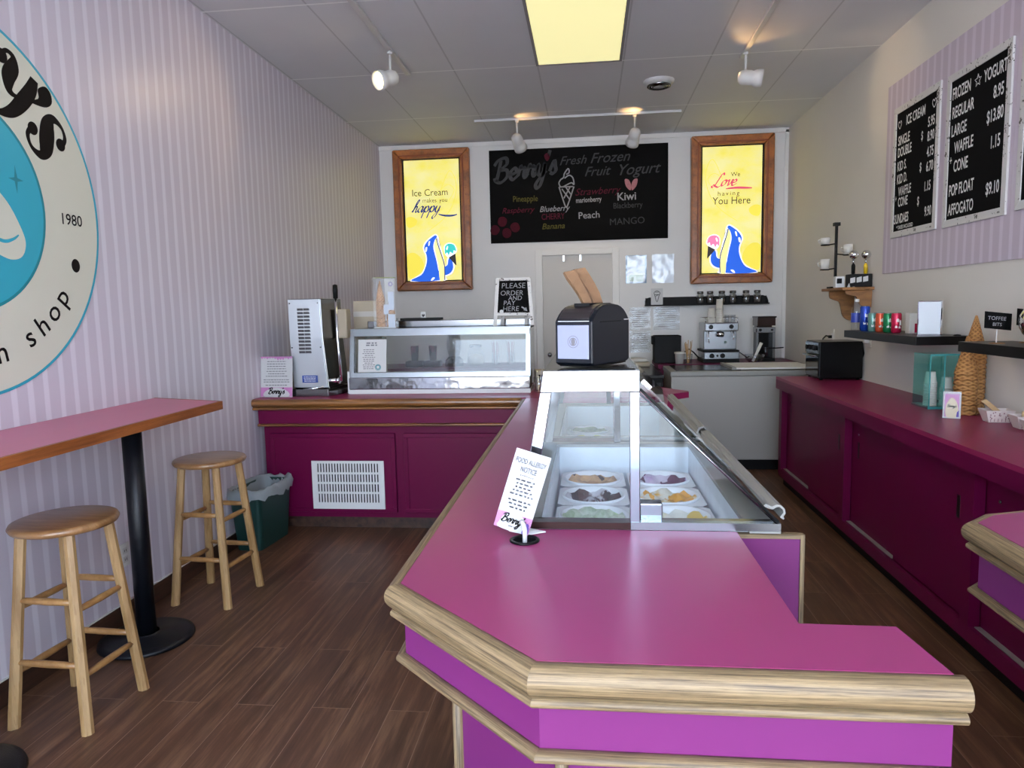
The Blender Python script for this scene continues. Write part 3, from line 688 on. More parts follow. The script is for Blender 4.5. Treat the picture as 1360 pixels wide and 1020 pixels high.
def make_stool():
    t = thing('bar_stool', '', 'stool', (0, 0, 0), 0, 'wooden bar stools at the pink table')
    MB().lathe([(0, .722), (.16, .722), (.176, .728), (.182, .74), (.176, .751), (.165, .755), (0, .755)], n=48).build('seat', 'stool_seat', t)
    tp, bt = .098, .152
    C4 = [(-1, -1), (1, -1), (1, 1), (-1, 1)]
    def at(sx, sy, z): k = tp+(bt-tp)*(1-z/.722); return Vector((sx*k, sy*k, z))
    for sx, sy in C4:
        b = MB(); h = .0215; P0, P1 = at(sx, sy, .724), at(sx, sy, 0); c = .35
        sec = [(-h, -h*c), (-h*c, -h), (h*c, -h), (h, -h*c), (h, h*c), (h*c, h), (-h*c, h), (-h, h*c)]
        vv = [(P1.x+a, P1.y+d_, 0) for a, d_ in sec] + [(P0.x+a*.9, P0.y+d_*.9, .724) for a, d_ in sec]
        b.add(vv, [tuple(range(7, -1, -1)), tuple(range(8, 16))] + [(i, (i+1) % 8, 8+(i+1) % 8, 8+i) for i in range(8)])
        b.build('leg', 'stool_wood', t)
    for i in range(4):
        a, c = C4[i], C4[(i+1) % 4]
        for z in ((.475, .245) if i % 2 == 0 else (.445, .205)):
            MB().tube([at(*a, z), at(*a, z)*.75+at(*c, z)*.25, (at(*a, z)+at(*c, z))/2, at(*a, z)*.25+at(*c, z)*.75, at(*c, z)], [.010, .0125, .0135, .0125, .010], 12).build('rung', 'stool_rung', t)
    return t
wood('stool_rung', '80582e', 'a87e4c', sc=(5, 5, 5), rough=.4, coat=.2, bmp=0)
st0 = make_stool(); st0.location = (-1.963, 2.375, 0); st0.rotation_euler = (0, 0, math.radians(-2.5))
dup(st0, (-1.99, 3.447, 0), math.radians(-5), 'wooden bar stool between the black table pole and the green bin')
st0['label'] = 'wooden bar stool standing below the round wall emblem, between both black table poles'

# ------------------------------------------------------------------ bin
t = thing('waste_bin', 'dark green waste bin with a clear liner in the corner by the counter', 'bin', (-2.15, 4.315, 0), math.radians(-4))
def tub(x0, y0, x1, y1, z0, z1, flare, th, floor=True):
    b = MB(); n = 6
    def ring(ix, z, k):
        r = .03; out = []
        for cx, cy, a0 in ((x1, y1, 0), (x0, y1, PI/2), (x0, y0, PI), (x1, y0, 1.5*PI)):
            sx = 1 if cx > 0 else -1; sy = 1 if cy > 0 else -1
            ox, oy = cx+sx*(k-ix)-sx*r, cy+sy*(k-ix)-sy*r
            for j in range(n+1): q = a0+PI/2*j/n; out.append((ox+r*math.cos(q), oy+r*math.sin(q), z))
        return out
    R_ = [ring(0, z0, 0), ring(0, z1, flare), ring(th, z1, flare), ring(th, z0+th, 0)]; m_ = 4*(n+1)
    vv = sum(R_, []); ff = []
    for k in range(3):
        for j in range(m_): j2 = (j+1) % m_; ff.append((k*m_+j, k*m_+j2, (k+1)*m_+j2, (k+1)*m_+j))
    ff.append(tuple(range(m_-1, -1, -1))); ff.append(tuple(range(3*m_, 4*m_)))
    return b.add(vv, ff)
tub(-.085, -.185, .085, .185, 0, .385, .025, .006).build('body', 'bin_green', t)
r = random.Random(3); vv = []; ff = []; K = 44
rings = [(-.03, .22, .15), (-.012, .36, .25), (.006, .398, .4), (.018, .40, .5), (.026, .37, .8), (.024, .325, 1.)]
for off, z, wob in rings:
    for j in range(K):
        q = 2*PI*j/K; c, s = math.cos(q), math.sin(q); e = 5
        k = (abs(c)**e+abs(s)**e)**(-1/e); 
        x, y = (.11+off)*c*k, (.21+off)*s*k
        vv.append((x+r.uniform(-.006, .006), y+r.uniform(-.006, .006), z+r.uniform(-.022, .022)*wob + (.02 if c > .5 and s > .6 else 0)))
for i in range(len(rings)-1):
    for j in range(K): j2 = (j+1) % K; ff.append((i*K+j, i*K+j2, (i+1)*K+j2, (i+1)*K+j))
MB().add(vv, ff, True).build('liner', 'liner', t)

# ------------------------------------------------------------------ counters
def half_round(w_, h_, n=14):
    return [(0, 0)] + [(w_*.3+w_*.7*math.sin(PI*i/n), -h_/2+h_/2*math.cos(PI*i/n)) for i in range(n+1)] + [(0, -h_)]
BIG, SML, TRM = half_round(.034, .053), half_round(.024, .022), half_round(.021, .020)
def run(parent, path, prof, z, name, m, ends=(0, 0)):
    """moulding along a 2D path, projecting to the right of travel, one mitred mesh per side"""
    n = len(path)
    for i in range(n-1):
        p, q = Vector(path[i]), Vector(path[i+1]); d = q-p; L = d.length; a = math.atan2(d.y, d.x)
        def miter(j):
            if j == 0 or j == n-1: return ends[0 if j == 0 else 1]
            u = (Vector(path[j])-Vector(path[j-1])).normalized(); v = (Vector(path[j+1])-Vector(path[j])).normalized()
            ang = math.atan2(u.x*v.y-u.y*v.x, u.dot(v)); return math.tan(ang/2)
        m0, m1 = miter(i), miter(i+1)
        k = len(prof); vv = [(-o*m0, -o, h) for o, h in prof] + [(L+o*m1, -o, h) for o, h in prof]
        ff = [(j, (j+1) % k, k+(j+1) % k, k+j) for j in range(k)]
        MB().add(vv, ff, True).add(vv, [tuple(range(k-1, -1, -1)), tuple(range(k, 2*k))]).build(name, m, parent, loc=(p.x, p.y, z), rot=(0, 0, a))
def band(parent, path, z0, z1, th, name, m):
    """upright strip just inside a path (to the left of travel)"""
    n = len(path)
    for i in range(n-1):
        p, q = Vector(path[i]), Vector(path[i+1]); d = q-p; L = d.length; a = math.atan2(d.y, d.x)
        MB().box(0, 0, z0, L, th, z1).build(name, m, parent, loc=(p.x, p.y, 0), rot=(0, 0, a))
T = .92
# front L-shaped counter
fc = thing('front_counter', 'bright pink service counter with thick oak edge nearest the viewer', 'counter', (0, 2.2, 0))
S = lambda pts: [(x, y-2.2) for x, y in pts]
MB().poly(S([(-.405, 4.5), (-.405, 1.417), (-.09, 1.104), (.56, 1.105), (.542, 1.268), (.375, 1.27), (.372, 1.797), (-.196, 1.797), (-.196, 4.5)]), T-.035, T).build('countertop', 'magenta_top', fc)
edge = S([(-.405, 4.48), (-.405, 1.417), (-.09, 1.104), (.575, 1.105)])
run(fc, edge, BIG, T-.001, 'edge_moulding', 'oak')
run(fc, edge, SML, T-.054, 'lower_moulding', 'oak')
edge2 = S([(-.400, 4.48), (-.400, 1.420), (-.088, 1.110), (.566, 1.111)])
band(fc, edge2, T-.162, T-.036, .016, 'fascia_panel', 'magenta_daylit')
run(fc, edge2, TRM, T-.158, 'fascia_trim', 'oak')
MB().box(.551, 1.128-2.2, T-.176, .566, 1.27-2.2, T-.036).build('fascia_panel', 'magenta_daylit', fc)
body = S([(-.30, 4.48), (-.30, 1.49), (-.055, 1.245), (.53, 1.245)])
band(fc, body, .09, T-.16, .018, 'body_panel', 'magenta_daylit')
MB().poly(S([(-.27, 4.48), (-.27, 1.52), (-.04, 1.29), (.5, 1.29), (.5, 1.33), (-.03, 1.33), (-.24, 1.54), (-.24, 4.48)]), 0, .09).build('toe_kick', 'black_matte', fc)
for x, y in S([(-.303, 1.488), (-.058, 1.242), (.53, 1.243)]): MB().cyl((x, y, .09), (x, y, T-.162), .013, n=14).build('corner_trim', 'oak_post', fc)
MB().box(.372, 1.801-2.2, 0, .53, 1.817-2.2, T-.018).build('end_panel', 'magenta_daylit', fc)
MB().box(.53, 1.797-2.2, 0, .541, 1.819-2.2, T-.007).build('end_panel_trim', 'oak_post', fc); MB().box(.372, 1.798-2.2, T-.018, .53, 1.818-2.2, T-.007).build('end_panel_trim', 'oak', fc)
gm = thing('cable_grommet', 'black ring cable hole in the pink front counter', 'grommet', (-.164, 1.703, T))
MB().lathe([(.028, .0), (.038, .0), (.038, .003), (.034, .005), (.029, .004), (.028, .0)], n=36).build('ring', 'black_gloss', gm)
MB().lathe([(0, .0006), (.0285, .0008)], n=30).build('opening', 'felt_black', gm)

# counter along the striped-wall side
lc = thing('side_counter', 'dark pink cabinet counter with oak edging below the glass topping case', 'counter', (-1.3, 4.8, 0))
S2 = lambda pts: [(x+1.3, y-4.8) for x, y in pts]
MB().poly(S2([(-2.278, 4.54), (-.41, 4.54), (-.41, 4.515), (.42, 4.515), (.455, 4.58), (.665, 4.77), (.665, 4.81), (.47, 5.12), (.2, 5.45), (-2.278, 5.45)]), T-.04, T).build('countertop', 'magenta_ledge', lc)
e3 = S2([(-2.278, 4.54), (-.44, 4.54)])
run(lc, e3, BIG, T-.001, 'edge_moulding', 'oak_honey'); run(lc, e3, SML, T-.054, 'lower_moulding', 'oak_honey')
e4 = S2([(-2.255, 4.552), (-.42, 4.552)])
band(lc, e4, T-.175, T-.04, .016, 'fascia_panel', 'magenta_shaded'); run(lc, e4, TRM, T-.170, 'fascia_trim', 'oak_honey')
b = MB().poly(S2([(-2.24, 4.60), (-.36, 4.60), (-.36, 5.28), (-2.24, 5.28)]), .085, T-.041); b.build('cabinet_body', 'magenta_shaded', lc)
MB().box(-2.2+1.3, 4.64-4.8, 0, -.36+1.3, 4.66-4.8, .085).build('toe_kick', 'baseboard_wood', lc)
for x0, x1 in ((-2.19, -1.31), (-1.25, -.42)):
    z0, z1 = .125, .675; w_ = x1-x0
    d = MB().box(x0+1.3, 4.578-4.8, z0, x1+1.3, 4.6-4.8, z1).build('door', 'magenta_shaded', lc, bevel=.006)
    bb = MB(); o = .028; yy = 4.578-4.8
    for a in ((x0, z0, x1, z0+o), (x0, z1-o, x1, z1), (x0, z0+o, x0+o, z1-o), (x1-o, z0+o, x1, z1-o)): bb.box(a[0]+1.3, yy-.006, a[1], a[2]+1.3, yy, a[3])
    bb.build('door_bead', 'magenta_shaded', d, bevel=.004)
v_ = thing('vent_grille', 'white slotted air vent on the dark pink cabinet door', 'vent', (-1.648, 4.578, .318))
gw, gh = .255, .168; b = MB(); ys = -.008; cols, rows = 22, 4
cw = (gw*2-.07)/cols; rh = .077
b.box(-gw, ys, -gh, gw, 0-.0005, -gh+.045).box(-gw, ys, gh-.018, gw, -.0005, gh).box(-gw, ys, -gh+.045, -gw+.035, -.0005, gh-.018).box(gw-.035, ys, -gh+.045, gw, -.0005, gh-.018)
zz0 = -gh+.045; zh = (2*gh-.063)/rows
for k in range(1, rows): b.box(-gw+.035, ys, zz0+k*zh-.007, gw-.035, -.002, zz0+k*zh+.007)
for c in range(cols+1): b.box(-gw+.035+c*cw-.0055, ys+.0005, zz0, -gw+.035+c*cw+.0055, -.002, gh-.018)
b.build('grille', 'white_plastic', v_)
MB().box(-gw+.03, -.0018, zz0-.005, gw-.03, -.0002, gh-.015).build('duct_opening', 'black_matte', v_)

# long cabinet run on the price-board side
rc = thing('wall_cabinet_run', 'long dark pink counter with sliding doors under the price boards', 'counter', (1.8, 4.0, 0))
S3 = lambda x0, y0, z0, x1, y1, z1: (x0-1.8, y0-4, z0, x1-1.8, y1-4, z1)
RT = .90; y0_, y1_ = 1.98, 5.93
MB().box(*S3(1.525, y0_, RT-.022, XR-.003, y1_, RT)).build('countertop', 'magenta_ledge', rc)
MB().box(*S3(1.525, y0_, RT-.095, 1.545, y1_, RT-.022)).build('apron', 'magenta_shaded', rc)
MB().box(*S3(1.60, y0_, 0, 1.62, y1_, .08)).build('toe_kick', 'black_matte', rc)
MB().box(*S3(1.56, y1_-.03, .08, XR-.003, y1_, RT-.022)).build('end_panel', 'magenta_shaded', rc)
MB().box(*S3(1.555, y0_, .08, XR-.003, y1_-.03, .10)).build('bottom_panel', 'magenta_shaded', rc)
MB().box(*S3(XR-.02, y0_, .10, XR-.003, y1_-.03, RT-.022)).build('back_panel', 'magenta_shaded', rc)
b = MB().box(*S3(1.555, y0_, .10, 1.575, y1_, .145)).box(*S3(1.555, y0_, .79, 1.575, y1_, RT-.095))
b.build('face_frame', 'magenta_shaded', rc)
for ys_ in (5.86, 4.44, 2.98, y0_): MB().box(*S3(1.555, ys_, .145, 1.60, ys_+.07, .79)).build('stile', 'magenta_shaded', rc)
mat('pull_black', '0c0709', .4)
for a, c in ((4.51, 5.86), (3.05, 4.44), (y0_+.07, 2.98)):
    mid = (a+c)/2
    for lo, hi, xf, py in ((mid-.03, c, 1.602, c-.10), (a, mid+.03, 1.582, a+.10)):
        d = MB().box(*S3(xf, lo+.003, .147, xf+.016, hi-.003, .788)).build('sliding_door', 'magenta_shaded', rc)
        MB().box(*S3(xf-.001, py-.014, .56, xf+.002, py+.014, .66)).build('pull_slot', 'pull_black', d, bevel=.006)
        if xf > 1.59: MB().cyl((xf-.004-1.8, py-4, .705), (xf+.001-1.8, py-4, .705), .007, n=12).build('lock', 'steel', d)
    MB().box(*S3(1.576, mid+.03, .146, 1.60, c-.01, .150)).build('door_track', 'alu', rc)

# counter end at the right edge
nr = thing('window_counter', 'short pink counter end with rounded oak edge at the window side', 'counter', (1.4, 1.5, 0))
S4 = lambda pts: [(x-1.4, y-1.5) for x, y in pts]
ne = [(2.07, 2.29), (1.08, 1.97), (1.005, 1.90), (1.005, .2)]
NE = S4(ne)
MB().poly(S4([(2.07, 2.29), (1.08, 1.97), (1.005, 1.90), (1.005, .2), (2.07, .2)]), T-.035, T).build('countertop', 'magenta_top', nr)
run(nr, NE, BIG, T-.001, 'edge_moulding', 'oak'); run(nr, NE, SML, T-.054, 'lower_moulding', 'oak')
N2 = S4([(2.07, 2.285), (1.083, 1.965), (1.010, 1.897), (1.010, .2)])
band(nr, N2, T-.178, T-.036, .016, 'fascia_panel', 'magenta_daylit'); run(nr, N2, TRM, T-.174, 'fascia_trim', 'oak')
N3 = S4([(2.07, 2.1), (1.16, 1.80), (1.09, 1.74), (1.09, .2)])
band(nr, N3, .08, T-.175, .016, 'body_panel', 'magenta_daylit')
MB().poly(S4([(2.07, 2.0), (1.2, 1.74), (1.14, 1.7), (1.14, .2), (2.07, .2)]), 0, .08).build('toe_kick', 'black_matte', nr)
for p in N3[1:3]: MB().cyl((p[0], p[1], .08), (p[0], p[1], T-.19), .012, n=12).build('corner_trim', 'oak_post', nr)
run(nr, N3, [(0, 0), (.012, 0), (.012, -.02), (0, -.02)], T-.235, 'body_trim', 'oak')

# ------------------------------------------------------------------ ice cream dipping cabinets
CZ, CT = .927, 1.338
def dipping_cabinet(label, y0, y1, top_label=None):
    t = thing('dipping_cabinet', label, 'display freezer', (.15, (y0+y1)/2, 0), 0, 'glass ice cream dipping cabinets')
    B_ = lambda x0, a, z0, x1, c, z1: (x0-.15, a-(y0+y1)/2, z0, x1-.15, c-(y0+y1)/2, z1)
    Pt = lambda x, y, z: (x-.15, y-(y0+y1)/2, z)
    MB().box(*B_(-.18, y0+.02, 0, .475, y1, .60)).build('base', 'white_plastic', t)
    b = MB().box(*B_(-.18, y0+.02, .60, -.125, y1, CZ-.012)).box(*B_(.405, y0+.02, .60, .475, y1, CZ-.012)).box(*B_(-.125, y0+.02, .60, .405, y0+.075, CZ-.012)).box(*B_(-.125, y1-.06, .60, .405, y1, CZ-.012))
    b.build('well_wall', 'frost', t)
    b = MB().box(*B_(-.19, y0, CZ-.012, -.135, y1, CZ)).box(*B_(.405, y0, CZ-.012, .482, y1, CZ)).box(*B_(-.135, y1-.05, CZ-.012, .405, y1, CZ))
    b.build('well_rim', 'alu', t)
    MB().box(*B_(-.19, y0-.002, CZ-.006, .105, y0+.04, CZ+.012)).build('bottom_rail', mat('bronze_rail', '3b2420', .3, .6) and 'bronze_rail', t)
    MB().box(*B_(.105, y0-.002, CZ-.006, .482, y0+.04, CZ+.014)).build('sill_rail', 'steel', t)
    for ye, th in ((y0, .022), (y1-.022, .02)):
        b = MB()
        b.prism([Pt(-.117, ye, CT), Pt(.129, ye, CT), Pt(.129, ye, CT-.056), Pt(-.126, ye, CT-.056)], (0, th, 0))
        b.prism([Pt(-.126, ye, CT-.056), Pt(-.096, ye, CT-.056), Pt(-.157, ye, CZ), Pt(-.19, ye, CZ)], (0, th, 0))
        b.prism([Pt(.103, ye, CT-.056), Pt(.129, ye, CT-.056), Pt(.129, ye, CZ), Pt(.103, ye, CZ)], (0, th, 0))
        b.build('end_frame', 'steel_bright', t, bevel=.002)
        MB().prism([Pt(-.096, ye+.008, CT-.056), Pt(.103, ye+.008, CT-.056), Pt(.103, ye+.008, CZ), Pt(-.157, ye+.008, CZ)], (0, .004, 0)).build('end_glass', 'glass_clear', t)
        MB().prism([Pt(.129, ye+.008, CT-.056), Pt(.48, ye+.008, CZ+.01), Pt(.129, ye+.008, CZ+.01)], (0, .004, 0)).build('end_glass', 'glass_clear', t)
        MB().tube([Pt(.13, ye+.01, CT-.05), Pt(.478, ye+.01, CZ+.016)], .0035, 8).build('gasket', 'rubber', t)
        MB().tube([Pt(.126, ye+.003, CT-.058), Pt(.474, ye+.003, CZ+.012)], .003, 6).build('edge_channel', 'steel_bright', t)
    MB().box(*B_(-.117, y0+.022, CT-.03, .129, y1, CT-.002)).build('top_panel', 'steel_dark', t)
    MB().prism([Pt(-.119, y0+.022, CT-.03), Pt(-.115, y0+.022, CT-.03), Pt(-.183, y0+.022, CZ), Pt(-.187, y0+.022, CZ)], (0, y1-y0-.044, 0)).build('side_glass', 'glass_case', t)
    MB().box(*B_(.129, y0+.03, CZ-.004, .19, y0+.075, CZ+.055)).build('latch_block', 'steel_bright', t, bevel=.004) if top_label else None
    # sliding lid on the server's slope
    d = Vector((.351, 0, -.355)).normalized(); n = Vector((-d.z, 0, d.x)); n = n if n.x > 0 else -n
    A = Vector(Pt(.137, y0+.03, CT-.045))+n*.004; L = .488; Y = y1-y0-.06
    lid = MB().prism([A, A+d*L, A+d*L+n*.005, A+n*.005], (0, Y, 0)).build('sliding_lid', 'glass_lid', t)
    E_ = A+d*L
    c = [(-.060, -.006), (-.060, .002), (-.052, .006), (-.04, .010), (-.034, .026), (-.022, .034), (-.006, .034), (.006, .026), (.010, .012), (.016, .012), (.016, .006), (.004, .004), (.0, .022), (-.010, .028), (-.022, .027), (-.028, .018), (-.032, .004), (-.052, -.006)]
    MB().prism([E_+d*a*.8+n*h*.8 for a, h in c], (0, Y, 0)).build('handle_rail', 'alu', lid)
    MB().prism([A-d*.01, A+d*.02, A+d*.02+n*.012, A-d*.01+n*.012], (0, Y, 0)).build('top_rail', 'steel_dark', lid)
    return t
dipping_cabinet('near glass-sided ice cream cabinet under the black napkin dispenser', 1.80, 2.97, True)
dipping_cabinet('farther glass-sided ice cream cabinet behind the napkin dispenser', 3.0, 4.19)

def ice_tub(label, x, y, mt, dome=.0, low=0.0, seed=1):
    t = thing('ice_cream_tub', label, 'ice cream tub', (x, y, .605), 0, 'ice cream tubs in the dipping cabinets')
    MB().lathe([(0, 0), (.095, 0), (.108, .215), (.114, .222), (.113, .228), (.106, .226), (.104, .2), (.102, .15), (0, .15)], n=40).build('carton', 'tub_white', t)
    n = 36; vv = []; ff = []; h = .124
    for i in range(n): a = 2*PI*i/n; vv.append((math.cos(a)*.107, math.sin(a)*.107, .218))
    sq = []
    for i in range(n):
        a = 2*PI*(i)/n; k = h/max(abs(math.cos(a)), abs(math.sin(a))); k = min(k, h*1.34); vv.append((math.cos(a)*k, math.sin(a)*min(k, h*1.34)*.985, .218))
    ff = [(i, n+i, n+(i+1) % n, (i+1) % n) for i in range(n)]
    MB().add(vv, ff).build('collar', 'tub_white', t)
    r = random.Random(seed); R_, A_ = 9, 30; vv = [(0, 0, .198-low+dome)]; ff = []
    for i in range(1, R_+1):
        for j in range(A_):
            q = 2*PI*j/A_; rr = .1025*i/R_; x_, y_ = rr*math.cos(q), rr*math.sin(q)
            z = .198-low+dome*(1-(i/R_)**2)+.014*math.sin(x_*70+seed)*math.cos(y_*60+seed*2)+r.uniform(-.004, .004)+(.022*(i/R_)**3)
            vv.append((x_, y_, min(z, .222)))
    for j in range(A_): ff.append((0, 1+j, 1+(j+1) % A_))
    for i in range(R_-1):
        for j in range(A_): j2 = (j+1) % A_; ff.append((1+i*A_+j, 1+(i+1)*A_+j, 1+(i+1)*A_+j2, 1+i*A_+j2))
    MB().add(vv, ff, True).build('ice_cream', mt, t)
    return t
for l, x, y, m_, dm, lw_, sd in (
    ('tub of half-empty orange ice cream with dark crust, farthest of its row', .012, 2.735, 'ice_orange', 0, .008, 1),
    ('tub of dark chocolate ice cream between the orange and mint ones', .012, 2.485, 'ice_chocolate', 0, .01, 2),
    ('tub of pale green mint ice cream against the near glass', .012, 2.235, 'ice_mint', .01, 0, 3),
    ('tub of white ice cream streaked with dark purple berry', .272, 2.735, 'ice_berry', 0, .01, 4),
    ('tub of white ice cream with orange-yellow mango chunks', .272, 2.485, 'ice_mango', 0, 0, 5),
    ('tub of pale lemon ice cream with a yellow patch nearest the latch', .272, 2.235, 'ice_lemon', 0, .01, 6),
    ('tub of dull green ice cream in the farther cabinet', -.0, 3.84, 'ice_green', .01, 0, 7),
    ('tub of yellow-green ice cream in the farther cabinet', .0, 3.585, 'ice_yellow', .01, 0, 8)):
    ice_tub(l, x, y, m_, dm, lw_, sd)

# ------------------------------------------------------------------ things on the front counter and cabinets
t = thing('allergy_sign', 'tilted white food allergy notice in a clear stand on the front counter', 'sign', (-.158, 1.735, T+.003))
lean = Vector((.064, .030, .204)).normalized(); ax = Vector((.0875, 0, -.0285)); ax = (ax-lean*ax.dot(lean)).normalized(); H_ = .206; W_ = .092
A = -ax*W_; nn = ax.cross(lean)
MB().prism([A, A+ax*W_, A+ax*W_+lean*H_, A+lean*H_], nn*.003).build('card', 'paper', t)
o = A+nn*.0034
for s_, y, z, sx_ in (('FOOD ALLERGY', .178, .019, .58), ('NOTICE', .157, .019, .62), ('* * * * * * *', .140, .010, .8)):
    v, f_ = txt(s_, z, sx=sx_, bold=.022); MB().flat([(a+W_/2, c+y) for a, c in v], f_, o, ax, lean).build('lettering', 'ink', t)
v, f_ = bars(.014, W_-.014, [.128-.0095*i for i in range(5)]+[.074-.0095*i for i in range(3)], .0042, 5, .005, .012)
MB().flat(v, f_, o, ax, lean).build('small_print', 'ink', t)
mat('card_pink', 'c77fb4', .5); mat('card_purple', '5a3f9a', .5)
MB().flat([(0, 0), (W_, 0), (W_, .042), (0, .042)], [(0, 1, 2, 3)], o, ax, lean).build('pink_band', 'card_pink', t)
MB().flat(*poly2([(.014,0),(.078,0),(.08,.018),(.068,.038),(.046,.046),(.024,.038),(.012,.018)], 5), o, ax, lean, .0003).build('white_badge', 'paper', t)
v, f_ = cursive("Berry's", .0105, .0045, .25, .5, .55); MB().flat([(a+W_/2, c+.018) for a, c in v], f_, o, ax, lean, .0006).build('name_lettering', 'logo_black', t)
MB().flat(*bars(.034, .062, [.008], .003, 9), o, ax, lean, .0006).build('small_print', 'grey_ink', t)
MB().flat(*poly2([(.074,0),(.089,0),(.088,.022),(.081,.028),(.076,.015)], 4), o, ax, lean, .0006).build('purple_figure', 'card_purple', t)
MB().prism([A+nn*.0036, A+ax*W_+nn*.0036, A+ax*W_+lean*H_+nn*.0036, A+lean*H_+nn*.0036], nn*.0012).build('clear_sleeve', 'acrylic_film', t)
MB().prism([(-.05, .008, .008), (.0, .0, 0), (.044, .026, 0), (-.02, .045, .006)], (0, 0, .003)).build('foot', 'white_plastic', t)
cb = tag(MB().tube([(-.162, 1.69, T+.0005), (-.162, 1.692, T+.03), (-.166, 1.702, T+.042), (-.172, 1.716, T+.045)], .006, 10).build('cable_stub', 'white_plastic'), 'white cable stub rising from the black ring hole', 'cable')

t = thing('napkin_dispenser', 'large dark napkin dispenser with a brown napkin on the glass cabinet', 'napkin dispenser', (.012, 1.85, CT+.002), math.atan2(.89, .46))
# local +x runs back along the dark side, +y along the pale face
L_, W_, H_ = .232, .116, .166
mat('navy_plastic', '0b1018', .35, spec=.3); mat('navy_lid', '1a1518', .32)
def sil(z0, z1, n=7):       # rounded outline seen from the dark side
    up = [(L_/2-L_/2*math.cos(PI*i/20)**.45 if i < 10 else L_/2, 0) for i in range(11)]
    top = [(L_/2+L_/2*c, z1-(z1-z0)*(abs(c)**3.2)) for c in [math.cos(PI*i/16) for i in range(17)]]
    return top
body = [(0, .01), (.012, .004), (L_-.012, .004), (L_, .01), (L_, .122)] + sil(.122, H_)[1:-1] + [(0, .122)]
MB().prism([(x, .002, z) for x, z in body], (0, W_-.004, 0)).build('body', 'navy_plastic', t, bevel=.006, seg=3)
lid = [(L_+.001, .126)] + [(L_/2+(x-L_/2)*1.006, z+.002) for x, z in sil(.126, H_)[1:-1]] + [(-.001, .126)]
MB().prism([(x, .012, z) for x, z in lid], (0, W_-.024, 0)).build('lid', 'navy_lid', t, bevel=.004)
MB().box(.045, .0005, .118, .175, .004, .1205).build('lid_slot', 'black_matte', t)
b = MB().box(L_-.035, .0008, .1215, L_+.0012, .004, .1235).box(-.0012, .012, .1215, .002, W_-.012, .1232); b.build('lid_seam', 'letter_white', t)
MB().box(.02, .004, .0, L_-.02, W_-.004, .006).build('base', 'black_gloss', t)
MB().box(-.0025, .012, .022, .001, W_-.010, .112).build('face_panel', mat('dispenser_white', '8e92a8', .3) and 'dispenser_white', t, bevel=.002)
b = MB(); o = (-.0029, W_-.008, .022); uu = (0, -1, 0)
b.flat(*ring2(.05, .046, .009, .011, 30), o, uu, (0, 0, 1)); b.flat(*ring2(.05, .046, .015, .0165, 30), o, uu, (0, 0, 1)); b.flat(*poly2([(.046,.038),(.054,.038),(.056,.050),(.05,.056),(.044,.050)], 3), o, uu, (0, 0, 1)); b.build('round_emblem', 'grey_ink', t)
MB().box(.05, .035, .16, .18, .082, .1695).build('mouth', 'black_matte', t)
b = MB()      # folded kraft napkin pulled up through the mouth, flaring toward its free edge
for k, (dy, sw) in enumerate(((0, 1.0), (.006, .86))):
    rows = [(.168, .050, .0), (.195, .052, .012), (.22, .050, .028), (.245, .046, .046), (.262+.004*k, .040, .058)]; vv = []
    for z, hw, off in rows:
        for u_, dz in ((-1, .006), (-.35, -.004), (.2, .004), (1, -.006)):
            vv.append((.115+u_*hw*sw*.9+(.004 if u_ > 0 else 0), .058+off+dy+dz*(1+off*20), z+u_*.006*(off*20)-(.006*k)))
    b.add(vv, [(r*4+c, r*4+c+1, r*4+c+5, r*4+c+4) for r in range(4) for c in range(3)])
tag(b.build('paper_napkin', mat('kraft', '76593f', .85, var=.1, vscale=40) and 'kraft', loc=t.location, rot=t.rotation_euler, solid=.0015), 'brown paper napkin sticking up out of the dark dispenser', 'napkin')
bpy.data.objects['paper_napkin'].location.z += .002
tag(MB().box(-.065, 1.812, CT, .118, 1.84, CT+.001).build('rubber_mat', 'black_matte'), 'thin black mat under the dark napkin dispenser', 'mat')
bpy.data.objects['rubber_mat'].location.z = .0

